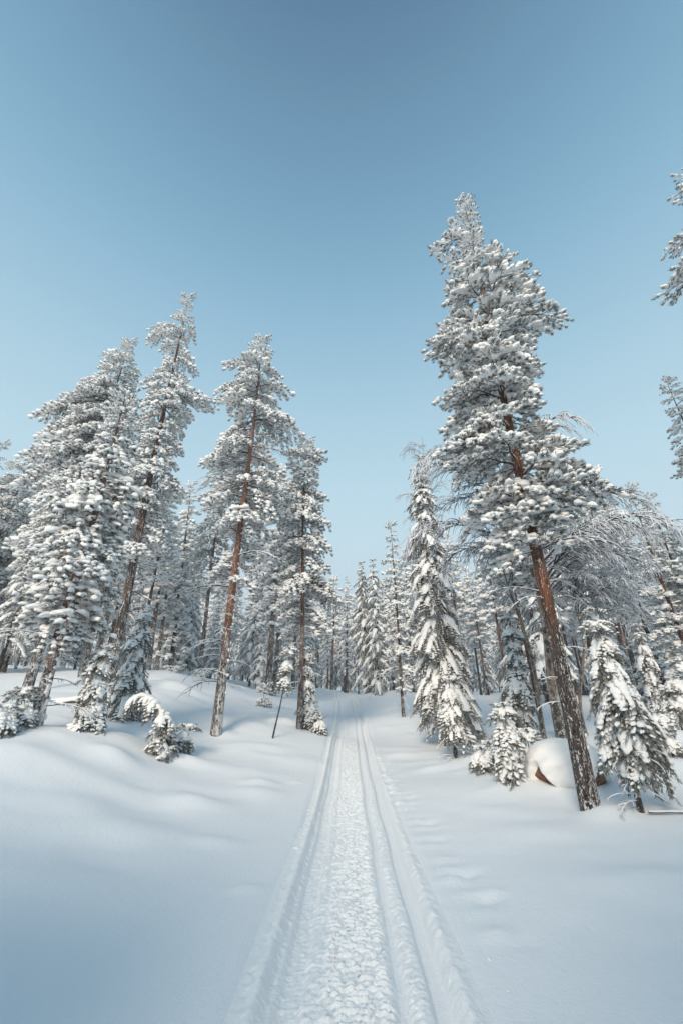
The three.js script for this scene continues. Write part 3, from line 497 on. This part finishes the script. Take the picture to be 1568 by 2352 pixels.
makeTree({ name: 'sapling', label: 'tiny frosted sapling alone on open snow between the orange pine and the thin leaning stem', category: 'sapling', base: [607, 1632], top: [607, 1588], D: 20, r0: 0.02, sides: 5, bark: BARK.spruce, set: 'frosty', n: 16, crown: [[1588, 6, 6], [1610, 18, 18], [1628, 14, 14]] });
makeTree({ name: 'sapling', label: 'snowy tuft of a sapling at the left edge of the track', category: 'sapling', base: [735, 1684], top: [733, 1655], D: 15.3, r0: 0.02, sides: 5, bark: BARK.spruce, set: 'laden', n: 14, crown: [[1655, 4, 4], [1670, 9, 9], [1682, 9, 9]] });
makeTree({ name: 'bush', label: 'bare frosted bush on the snow to the left of the orange pine', category: 'bush', base: [468, 1606], top: [465, 1560], D: 21, r0: 0.02, sides: 5, bark: BARK.spruce, set: 'frosty', n: 8, crown: [[1580, 12, 12], [1604, 14, 14]], dead: [[1565, 1600, 14, 0.7]] });
// ---- the clearing at the end of the track
makeTree({ name: 'pine_tree', label: 'thin straight pale trunk standing at the far end of the track', base: [762, 1583], top: [768, 1330], D: 44, r0: 0.17, bark: BARK.pine, set: 'far', n: 34, crown: [[1330, 6, 6], [1380, 26, 26], [1430, 24, 24], [1470, 16, 16]] });
makeTree({ name: 'pine_tree', label: 'second thin trunk at the far end of the track, with snowy shrub at its foot', base: [796, 1578], top: [797, 1350], D: 50, r0: 0.15, bark: BARK.pine, set: 'far', n: 40, crown: [[1350, 6, 6], [1400, 22, 22], [1450, 18, 18], [1560, 14, 14]] });
makeTree({ name: 'spruce_tree', label: 'pointed pale spruce top lit warm above the far end of the track', base: [792, 1575], top: [795, 1322], D: 62, r0: 0.2, bark: BARK.spruce, set: 'farspruce', n: 90, crown: [[1322, 3, 3], [1360, 9, 9], [1420, 20, 20], [1500, 26, 26], [1570, 28, 28]] });
makeTree({ name: 'spruce_tree', label: 'left one of the twin dark spruces on the right at the end of the track', base: [845, 1592], top: [829, 1290], D: 31, r0: 0.14, bark: BARK.spruce, set: ['spruce', 'farspruce'], n: 110, crown: [[1290, 4, 4], [1330, 16, 16], [1400, 30, 30], [1480, 40, 35], [1540, 43, 38], [1588, 46, 40]] });
makeTree({ name: 'spruce_tree', label: 'right one of the twin dark spruces, slightly taller, at the end of the track', base: [868, 1592], top: [855, 1284], D: 30, r0: 0.14, bark: BARK.spruce, set: ['spruce', 'farspruce'], n: 110, crown: [[1284, 5, 5], [1330, 16, 16], [1400, 27, 24], [1480, 35, 35], [1540, 38, 38], [1588, 40, 40]] });
makeTree({ name: 'pine_tree', label: 'slender young pine with candle-like bare tip, left of the big spruce', base: [926, 1645], top: [897, 1209], D: 20, r0: 0.075, sides: 8, bark: BARK.pine, set: 'pine', n: 85, tipFrom: 0.9, lift: 0.1,
  crown: [[1209, 4, 4], [1260, 10, 9], [1285, 22, 20], [1330, 24, 26], [1400, 36, 34], [1480, 42, 40], [1550, 40, 40], [1600, 26, 24]], dead: [[1540, 1640, 10, 0.7]] });
// ---- right of the track
makeTree({ name: 'spruce_tree', tilt: -0.1, label: 'big dark snow-patched spruce right of the track, tall and narrow', base: [1028, 1712], top: [962, 1050], D: 15, r0: 0.12, sides: 12, bark: BARK.spruce, set: ['spruce', 'farspruce', 'laden'], n: 260, whorl: 0.36, low: 0.8, lift: 0.35,
  crown: [[1050, 6, 6], [1100, 26, 22], [1160, 38, 32], [1200, 48, 42], [1300, 58, 58], [1400, 76, 64], [1500, 80, 78], [1600, 76, 100], [1680, 66, 90]], dead: [[1660, 1700, 5, 0.6]] });
makeTree({ name: 'spruce_tree', tilt: -0.25, label: 'short spruce with bare foot standing in front of the big dark spruce', base: [1046, 1748], top: [1030, 1560], D: 12.5, r0: 0.06, bark: BARK.spruce, set: ['laden', 'spruce'], n: 70, lift: 0.35, crown: [[1560, 6, 6], [1600, 40, 36], [1640, 58, 52], [1680, 50, 62]], dead: [[1690, 1742, 12, 0.55]] });
makeTree({ name: 'birch_tree', label: 'white frosted birch rising just behind the big dark spruce', base: [1030, 1690], top: [968, 1003], D: 19, r0: 0.1, bark: BARK.birch, bend: 0.2, dead: [[1020, 1300, 30, 1.3], [1300, 1560, 10, 1.8]], limb: 'birch', limbTilt: 0.1 });
makeTree({ name: 'birch_tree', label: 'birch with thick grey-brown trunk close behind the tallest pine, twigs arching right', base: [1290, 1694], top: [1170, 1120], D: 11, r0: 0.125, sides: 16, bark: BARK.birch, bend: 0.25, dead: [[1130, 1330, 14, 2.6], [1300, 1420, 8, 3.2, 1]], limb: 'birch', limbTilt: 0.0 });
makeTree({ name: 'birch_tree', label: 'thin pale-stemmed birch left of the tallest pine, forked near its top', base: [1250, 1706], top: [1138, 1200], D: 11.4, r0: 0.06, sides: 12, bark: BARK.birch, bend: 0.25, dead: [[1210, 1480, 12, 1.3]], limb: 'birch', limbTilt: 0.1 });
makeTree({ name: 'pine_tree', label: 'thin red-barked pine stem just right of the thin pale birch', base: [1246, 1684], top: [1150, 1180], D: 12.6, r0: 0.06, sides: 10, bark: BARK.pine, set: 'pine', n: 60, crown: [[1180, 6, 6], [1240, 50, 50], [1300, 60, 56], [1380, 40, 40]], dead: [[1400, 1600, 8, 0.6]] });
makeTree({ name: 'birch_tree', label: 'short crooked birch with a yellowish stem between the tallest pine and the snowy young spruce', base: [1345, 1690], top: [1306, 1340], D: 11.6, r0: 0.05, sides: 10, bark: BARK.birch, bend: 0.3, dead: [[1345, 1460, 9, 2.3, 1], [1345, 1440, 4, 1.6]], limb: 'birch', limbTilt: -0.05 });
makeTree({ name: 'spruce_tree', whorl: 0.34, tilt: -0.16, label: 'snow-padded spruce standing left of the thin birch stems', base: [1196, 1692], top: [1168, 1410], D: 12, r0: 0.07, bark: BARK.spruce, set: ['laden', 'spruce'], n: 90, lift: 0.35, crown: [[1410, 6, 6], [1450, 24, 22], [1500, 32, 32], [1560, 46, 42], [1620, 54, 50], [1680, 54, 54]] });
makeTree({ name: 'spruce_tree', whorl: 0.2, tilt: -0.2, label: 'small bowed spruce before the snow-padded one, sagging under clots of snow', base: [1166, 1797], top: [1152, 1625], D: 9, r0: 0.03, bark: BARK.spruce, set: 'laden', n: 44, lift: 0.3, crown: [[1625, 8, 8], [1660, 26, 26], [1700, 36, 42], [1740, 34, 48], [1780, 20, 26]] });
makeTree({ name: 'sapling', label: 'tiny upright sapling left of the small bowed spruce', category: 'sapling', base: [1103, 1768], top: [1102, 1726], D: 10.2, r0: 0.012, sides: 5, bark: BARK.spruce, set: 'laden', n: 12, crown: [[1726, 4, 4], [1745, 7, 7], [1760, 6, 6]] });
makeTree({ name: 'sapling', label: 'tiny sapling tilted over, between the upright sapling and the small bowed spruce', category: 'sapling', base: [1136, 1762], top: [1120, 1714], D: 10.3, r0: 0.010, sides: 5, bark: BARK.spruce, set: 'laden', n: 9, crown: [[1714, 8, 6], [1730, 9, 9], [1738, 8, 6]] });
makeTree({ name: 'sapling', label: 'tiny sapling with a bare foot, right of the small bowed spruce by the boulder', category: 'sapling', base: [1216, 1760], top: [1206, 1685], D: 9.8, r0: 0.014, sides: 5, bark: BARK.spruce, set: 'laden', n: 14, crown: [[1685, 4, 4], [1705, 9, 9], [1730, 12, 10]] });
makeTree({ name: 'spruce_tree', tilt: -0.3, label: 'young leaning spruce right of the tallest pine, capped with smooth pads of snow', base: [1471, 1862], top: [1362, 1408], D: 7.2, r0: 0.042, sides: 10, bark: BARK.spruce, set: ['laden', 'spruce', 'spruce'], n: 96, lift: 0.42, bend: 0.06, low: 0.85, whorl: 0.34,
  crown: [[1408, 6, 6], [1450, 32, 30], [1500, 46, 48], [1560, 62, 72], [1620, 80, 96], [1680, 92, 116], [1730, 84, 122], [1770, 56, 110]], dead: [[1700, 1850, 18, 0.4]] });
makeTree({ name: 'pine_tree', label: 'double-tipped pine at the right with bristly bare leader, in front of the wood', base: [1660, 1740], top: [1446, 1124], D: 15, r0: 0.1, sides: 10, bark: BARK.pine, set: 'pine', n: 110, tipFrom: 0.88, crown: [[1124, 5, 5], [1180, 16, 16], [1230, 30, 36], [1300, 46, 50], [1400, 56, 56], [1500, 60, 60], [1600, 40, 40]] });
makeTree({ name: 'pine_tree', label: 'second tip close right of the double-tipped pine, slightly lower', base: [1712, 1735], top: [1489, 1148], D: 15.6, r0: 0.09, sides: 10, bark: BARK.pine, set: 'pine', n: 90, tipFrom: 0.9, crown: [[1148, 5, 5], [1190, 14, 22], [1250, 30, 44], [1320, 46, 60], [1420, 60, 66], [1540, 56, 60]] });
makeTree({ name: 'spruce_tree', label: 'snowy conifer between the tallest pine and the double-tipped pine', base: [1560, 1690], top: [1390, 1160], D: 20, r0: 0.12, bark: BARK.spruce, set: 'pine', n: 130, crown: [[1160, 5, 5], [1220, 22, 22], [1300, 34, 34], [1400, 44, 44], [1500, 52, 50], [1620, 50, 50]] });
makeTree({ name: 'pine_tree', label: 'near pine at the right border showing only its branch ends, high up', base: [2330, 2060], top: [1592, 385], D: 8.2, r0: 0.16, bark: BARK.pine, set: 'pine', n: 100, crown: [[385, 12, 12], [420, 56, 40], [460, 64, 40], [520, 98, 60], [600, 116, 80], [680, 125, 90], [760, 95, 90], [850, 60, 100], [1050, 60, 100]] });
makeTree({ name: 'pine_tree', label: 'pine cut by the right border, its tip halfway down the blue sky', base: [1930, 1800], top: [1531, 880], D: 12.5, r0: 0.13, bark: BARK.pine, set: 'pine', n: 110, tipFrom: 0.88, crown: [[880, 5, 5], [920, 16, 24], [1000, 34, 50], [1060, 46, 60], [1150, 60, 76], [1250, 60, 80], [1400, 60, 80]] });
makeTree({ name: 'spruce_tree', tilt: -0.5, label: 'dark drooping spruce under the arching birch twigs at the right', base: [1520, 1650], top: [1462, 1440], D: 15, r0: 0.06, bark: BARK.spruce, set: 'spruce', n: 80, lift: 0.35, crown: [[1440, 5, 5], [1480, 20, 20], [1540, 32, 34], [1600, 40, 40], [1640, 40, 40]] });
makeTree({ name: 'sapling', label: 'slim bent sapling in the snow just right of the young leaning spruce', category: 'sapling', base: [1552, 1760], top: [1502, 1640], D: 9.6, r0: 0.018, sides: 6, bark: BARK.spruce, set: 'laden', n: 26, crown: [[1640, 5, 5], [1670, 10, 12], [1710, 12, 16], [1750, 12, 14]] });
// ---- small snow-laden spruces at the left
makeTree({ name: 'spruce_tree', whorl: 0.26, tilt: -0.22, label: 'small drooping spruce with long white sleeves right of the nearest leaning trunk', base: [205, 1688], top: [240, 1492], D: 10, r0: 0.04, bark: BARK.spruce, set: 'laden', n: 54, lift: 0.42, crown: [[1492, 8, 8], [1530, 28, 24], [1580, 48, 36], [1630, 62, 42], [1672, 62, 40]] });
makeTree({ name: 'spruce_tree', whorl: 0.34, tilt: -0.16, label: 'taller snow-tiered spruce between the drooping spruce and the arched sapling', base: [284, 1652], top: [338, 1395], D: 12.3, r0: 0.055, bark: BARK.spruce, set: 'laden', n: 74, lift: 0.4, crown: [[1395, 6, 6], [1440, 24, 22], [1500, 42, 32], [1560, 52, 44], [1610, 56, 50], [1645, 58, 50]] });
makeTree({ name: 'sapling', label: 'snow-capped little spruce at the left border beside the nearest leaning trunk', category: 'sapling', base: [44, 1700], top: [56, 1590], D: 9.2, r0: 0.025, sides: 6, bark: BARK.spruce, set: 'laden', n: 34, lift: 0.35, crown: [[1590, 5, 5], [1620, 16, 12], [1660, 22, 16], [1690, 20, 16]] });
makeTree({ name: 'sapling', label: 'stub of a spruce wrapped in snow right of the arched sapling', category: 'sapling', base: [412, 1728], top: [428, 1674], D: 11, r0: 0.02, sides: 5, bark: BARK.spruce, set: 'laden', n: 26, lift: 0.3, crown: [[1674, 5, 5], [1695, 12, 10], [1722, 16, 12]] });
makeTree({ name: 'sapling', label: 'smallest stub poking out of the snow in front of the arched sapling', category: 'sapling', base: [380, 1757], top: [386, 1728], D: 10.2, r0: 0.012, sides: 5, bark: BARK.spruce, set: 'laden', n: 8, scMin: 0.35, min: 0.08, crown: [[1728, 3, 3], [1742, 6, 6], [1754, 6, 6]] });

// the arched sapling: a stem bowed right over by its load
{
  const f = at(360, 1747, 10.2); f.y = groundY(f.x, f.z);
  const g = new THREE.Group(); g.name = numbered('sapling'); g.position.copy(f); tag(g, 'sapling bowed into an arch by snow, on the open snow at the left', 'sapling'); scene.add(g);
  const path = [[360, 1765], [366, 1735], [372, 1700], [374, 1665], [366, 1632], [350, 1612], [330, 1603], [314, 1606], [306, 1618]].map(([x, y]) => at(x, y, 10.2).sub(f));
  const curve = new THREE.CatmullRomCurve3(path), mb = new MB(), pts = curve.getPoints(30);
  mb.tube(pts, pts.map((_, k) => 0.03 * (1 - 0.8 * k / 30)), 7, null, true);
  const tr = new THREE.Mesh(mb.geometry(), BARK.spruce); tr.name = 'trunk'; g.add(tr);
  const r = rngOf(909), picks = [];
  for (let k = 0; k < 54; k++) {
    const t = 0.12 + 0.88 * (k + r()) / 54, p = curve.getPoint(t), tan = curve.getTangent(t), down = t > 0.55;
    const phi = down ? Math.PI + (r() - 0.5) * 2.6 : r() * 6.283, L = (t < 0.45 ? 0.36 : 0.2) * (0.6 + 0.6 * r()), v = pick(SETS.laden, L, r);
    picks.push({ v, m: pose(p.x, p.y + 0.03, p.z, phi, down ? -0.35 : 0, 0, clamp(L / v.len, 0.5, 1.3)) });
  }
  crownOf(g, picks);
  const sb = new MB(); for (let k = 0; k < 34; k++) { const t = 0.35 + 0.65 * k / 33, p = curve.getPoint(t), w = 0.075 * (0.8 + 0.4 * r()) * (1 - 0.3 * Math.abs(t - 0.7)); sb.blob(p.x, p.y + 0.045, p.z, w, w * 0.75, w * 1.15, k, { fine: true, flat: 0.6 }); }
  const sn = new THREE.Mesh(sb.geometry(), M.snow); sn.name = 'snow_load'; g.add(sn);
}

// ------------------------------------------------------------------ snow that stuck to the trunks, boulder, fallen wood
function trunkSnow(tree, base, top, D, rows, r0, seed) {                   // clumps caught on one side of a trunk
  const r = rngOf(seed), mb = new MB(), f = tree.position;
  for (const [p0, p1, n, a0, size] of rows) for (let k = 0; k < n; k++) {
    const py = mix(p0, p1, (k + r()) / n), t = (base[1] - py) / (base[1] - top[1]), q = at(mix(base[0], top[0], t), py, D).sub(f), rr = r0 * Math.pow(1 - t, 0.82), a = a0 + (r() - 0.5) * 1.3, w = size * (0.5 + 0.9 * r());
    mb.blob(q.x + Math.cos(a) * rr, q.y, q.z + Math.sin(a) * rr, w * 0.65, w * (0.9 + 0.5 * r()), w * 0.8, k, { fine: true, flat: 0.9, rough: 0.35 });
  }
  const m = new THREE.Mesh(mb.geometry(), M.snow); m.name = 'bark_snow'; m.userData.kind = 'stuff'; tree.add(m);
}
const byName = (n) => scene.getObjectByName(n);
trunkSnow(byName('pine_tree'), [1363, 1893], [1064, 462], 7.5, [[1250, 1720, 26, 0.05, 0.035]], 0.15, 5);
trunkSnow(byName('pine_tree_001'), [495, 1697], [604, 779], 13.5, [[1000, 1600, 40, 0.1, 0.04]], 0.165, 6);
trunkSnow(byName('pine_tree_004'), [75, 1690], [288, 914], 9.5, [[1350, 1660, 24, 0.1, 0.045]], 0.125, 7);
{
  const c = at(1312, 1772, 9.0), gy = groundY(c.x, c.z), g = new THREE.Group(); g.name = 'boulder'; g.position.set(c.x, gy, c.z);
  g.scale.setScalar(0.94); g.position.x -= 0.02; g.position.y += 0.02;
  tag(g, 'reddish granite boulder under a thick rounded cap of snow behind the tallest pine', 'boulder'); scene.add(g);
  const rockMat = std({ name: 'granite', vertexColors: true, roughness: 0.9, bumpMap: snowGrain, bumpScale: 0.01 });
  const shape = (grow) => {                                                // grow: how far the surface stands out, by direction
    const q = mergeVertices(new THREE.IcosahedronGeometry(1, 24).deleteAttribute('normal').deleteAttribute('uv')), p = q.attributes.position;
    for (let k = 0; k < p.count; k++) {
      const X = p.getX(k), Y = p.getY(k), Z = p.getZ(k), w = 1 + 0.20 * (2 * fbm(X * 1.5 + Z * 0.9 + 9, Y * 1.5 - Z * 0.7 + 5, 3, 41) - 0.9) - 0.10 * step(0.25, -0.1, Math.abs(X - 0.05)), e = grow(X, Y, Z);
      p.setXYZ(k, X * (0.74 * w + e), Y * (0.33 * w + e * 1.1) + Math.max(0, e) * 0.2, Z * (0.52 * w + e));
    }
    q.computeVertexNormals(); return q;
  };
  const rg = shape(() => 0), rp = rg.attributes.position, rc = new Float32Array(rp.count * 3);
  for (let k = 0; k < rp.count; k++) { const a = fbm(rp.getX(k) * 9, rp.getY(k) * 11 + rp.getZ(k) * 8, 4, 47), b = step(0.55, 0.62, n2(rp.getX(k) * 22, rp.getY(k) * 22 + rp.getZ(k) * 17, 48)); rc.set([mix(0.16, 0.34, a), mix(0.07, 0.16, a), mix(0.045, 0.105, a)].map((q) => mix(q, 0.05, 0.7 * b)), k * 3); }
  rg.setAttribute('color', new THREE.BufferAttribute(rc, 3));
  const rock = new THREE.Mesh(rg, rockMat); rock.name = 'rock'; rock.position.y = 0.16; g.add(rock);
  const near = (x, c, wd) => Math.exp(-(((x - c) / wd) ** 2));
  const cap = new THREE.Mesh(shape((X, Y, Z) => {
    const th = Math.atan2(Z, X), bare = Math.min(1, near(th, 2.8, 0.4) + near(th, 1.1, 0.45) + near(th, 0.3, 0.25)), n = 0.22 * (fbm(X * 6 + 4, Z * 6 + Y * 5, 3, 45) - 0.45);
    const line = mix(-1.3, 0.26 + 1.2 * n, bare), m = step(line - 0.05, line + 0.16, Y);
    return mix(-0.05, 0.10 + 0.09 * Math.max(0, Y), m);
  }), M.snow); cap.name = 'snow_cap'; cap.position.y = 0.16; g.add(cap);
}
function lyingStick(name, label, category, a, b, D, R, seed) {
  const p = at(a[0], a[1], D), q = at(b[0], b[1], D), g = new THREE.Group(), r = rngOf(seed); g.name = numbered(name); g.position.copy(p); tag(g, label, category); scene.add(g);
  const pts = Array.from({ length: 9 }, (_, k) => V().lerpVectors(V(), V().subVectors(q, p), k / 8).add(V(0, 0.012 * (r() - 0.5), 0.03 * (r() - 0.5)))), mb = new MB(), sb = new MB();
  mb.tube(pts, pts.map((_, k) => R * (1 - 0.4 * k / 8)), 7, null, true);
  sb.tube(pts.map((v) => V(v.x, v.y + R * 1.1, v.z)), pts.map(() => R * (0.9 + 0.6 * r())), 7);
  const w = new THREE.Mesh(mb.geometry(), BARK.spruce), s = new THREE.Mesh(sb.geometry(), M.snow); w.name = 'wood'; s.name = 'snow'; g.add(w, s);
}
lyingStick('fallen_branch', 'thin snow-topped branch lying on the snow at the right border below the young leaning spruce', 'branch', [1490, 1867], [1640, 1864], 7.05, 0.011, 3);
lyingStick('fallen_log', 'short snow-covered log lying behind the nearest leaning trunk at the left', 'log', [115, 1618], [215, 1606], 12.6, 0.06, 4);
makeTree({ name: 'sapling', label: 'snow-clotted little spruce cut by the left border, lowest of the saplings there', category: 'sapling', base: [2, 1705], top: [10, 1630], D: 8.7, r0: 0.02, sides: 6, bark: BARK.spruce, set: 'laden', n: 26, lift: 0.35, crown: [[1630, 5, 5], [1655, 14, 14], [1695, 18, 20]] });
makeTree({ name: 'sapling', label: 'bushy snow-bent sapling at the right border below the double-tipped pine', category: 'sapling', base: [1562, 1665], top: [1540, 1560], D: 12.6, r0: 0.025, sides: 6, bark: BARK.spruce, set: 'laden', n: 44, lift: 0.35, crown: [[1560, 10, 10], [1590, 24, 24], [1630, 32, 30], [1655, 30, 30]] });

// ------------------------------------------------------------------ the wood behind: each tree that can be told apart is a copy of one of these
const profile = (H, from, w, kind) => kind === 'pine' ? [[H * from, w * 0.55, w * 0.55], [H * (from + 0.15), w, w], [H * 0.7, w * 0.85, w * 0.85], [H * 0.88, w * 0.5, w * 0.5], [H, 0.15, 0.15]] : [[H * from, w, w], [H * 0.4, w * 0.8, w * 0.8], [H * 0.7, w * 0.45, w * 0.45], [H, 0.1, 0.1]];
const PINES = [[13, 0.40, 1.5, 60], [14, 0.34, 1.8, 70], [12, 0.30, 1.4, 62], [13, 0.48, 1.6, 52]].map(([H, f, w, n], k) => makeTree({ seed: 7000 + k, H, r0: 0.13, bark: BARK.pine, set: 'far', n, variants: 1 + (k % 2), sides: 7, whorl: 0.6, crown: profile(H, f, w, 'pine') }));
const SPRUCES = [[10, 0.05, 1.3, 80], [12, 0.06, 1.4, 90], [7, 0.05, 1.1, 64]].map(([H, f, w, n], k) => makeTree({ seed: 7100 + k, H, r0: 0.1, bark: BARK.spruce, set: 'farspruce', n, variants: 1 + (k % 2), sides: 7, whorl: 0.5, lift: 0.35, crown: profile(H, f, w, 'spruce') }));
const AREAS = [
  [[-60, 120], [22, 58], 20, 'wood at the left border'],
  [[120, 330], [24, 60], 18, 'wood behind the left group'],
  [[330, 470], [34, 70], 11, 'gap left of the orange pine'],
  [[470, 600], [34, 66], 13, 'wood right behind the orange pine'],
  [[600, 760], [34, 70], 18, 'wood behind the skirted pine'],
  [[745, 830], [54, 84], 9, 'wood at the end of the track'],
  [[860, 960], [34, 70], 12, 'wood behind the slender young pine'],
  [[960, 1090], [26, 62], 15, 'wood behind the big dark spruce'],
  [[1090, 1250], [21, 60], 18, 'wood behind the thin birch'],
  [[1250, 1420], [20, 58], 16, 'wood behind the arching birch'],
  [[1420, 1640], [20, 58], 18, 'wood at the right border'],
];
{
  const r = rngOf(4242);
  for (const [[x0, x1], [d0, d1], n, where] of AREAS) for (let k = 0; k < n; k++) {
    const D = mix(d0, d1, Math.pow((k + r()) / n, 1.15)), p = at(mix(x0, x1, r()), 1560, D), pine = r() < 0.62, list = pine ? PINES : SPRUCES;
    if (Math.abs(p.x - pathX(Math.min(D, 45))) < 2.6 && D < 52) p.x += p.x > pathX(45) ? 4 : -4;
    const src = list[Math.floor(r() * list.length)], t = src.clone(), s = 0.72 + 0.42 * r();
    t.position.set(p.x, groundY(p.x, p.z), p.z); t.rotation.y = r() * 6.283; t.scale.set(s, s * (0.92 + 0.16 * r()), s);
    t.name = numbered(pine ? 'pine_tree' : 'spruce_tree');
    tag(t, pine ? 'frosted bare-stemmed pine in the ' + where : 'snowy low-branched spruce in the ' + where, 'tree', (pine ? 'pines' : 'spruces') + ' in the ' + where);
    scene.add(t);
  }
}
function wood(name, label, spots) {                                        // trees nobody could count
  const g = new THREE.Group(); g.name = name; tag(g, label, null, null, 'stuff'); scene.add(g);
  const by = new Map();
  for (const [x, z, src, s, turn, wide = 1] of spots) {
    const m = new THREE.Matrix4().compose(V(x, groundY(x, z), z), new THREE.Quaternion().setFromAxisAngle(UPV, turn), V(s * wide, s, s * wide));
    src.traverse((o) => { if (!o.isMesh) return; const k = o.geometry.uuid; if (!by.has(k)) by.set(k, [o, []]); if (o.isInstancedMesh) for (let i = 0; i < o.count; i++) { const q = new THREE.Matrix4(); o.getMatrixAt(i, q); by.get(k)[1].push(m.clone().multiply(q)); } else by.get(k)[1].push(m.clone().multiply(o.matrix)); });
  }
  for (const [o, ms] of by.values()) { const im = new THREE.InstancedMesh(o.geometry, o.material, ms.length); im.name = o.name; ms.forEach((q, k) => im.setMatrixAt(k, q)); im.userData.kind = 'stuff'; g.add(im); }
}
{
  const r = rngOf(99), all = [...PINES, ...SPRUCES], far = [], back = [];
  for (let k = 0; k < 330; k++) { const D = 66 + 110 * r() * r(), x = (r() - 0.5) * 2.3 * D; far.push([x, -D, all[Math.floor(r() * all.length)], 0.8 + 0.45 * r(), r() * 6.283]); }
  wood('far_wood', 'distant frosted wood closing the view behind the trees, one grey mass', far);
  for (let k = 0; k < 300; k++) {  // out-of-view spruces behind the camera, sized to shade the near snow
    const d = 0.7 + 5 * r(), x = (r() < 0.5 ? -1 : 1) * ((d < 2 ? 1.9 : 1.25) + 0.08 * d + 12.5 * r()), q = Math.floor(r() * 3); if (x < 0 && d + x / 0.305 > -6.4 && d + x / 0.305 < -1.5) continue;   // gap kept open so the sun reaches the near track
    back.push([x, d, SPRUCES[q], (3.4 + 0.62 * d + 0.8 * r()) * (x < 0 ? 0.9 : 1) / [10, 12, 7][q], r() * 6.283, 2.0]); }
  for (let k = 0; k < 60; k++) { const d = 3.3 + 3.6 * r(), x = -0.5 + 6 * r(), q = Math.floor(r() * 3); back.push([x, d, SPRUCES[q], (3.2 + 0.6 * d + 0.8 * r()) / [10, 12, 7][q], r() * 6.283, 2.0]); }  // more unseen spruces, placed to darken the snow at lower right
  wood('unseen_wood_behind', 'unseen snowy wood behind the viewpoint, placed to shade the near snow', back);
}
scene.traverse((o) => { if (o.isMesh) { o.castShadow = true; o.receiveShadow = true; } });
renderer.render(scene, camera);
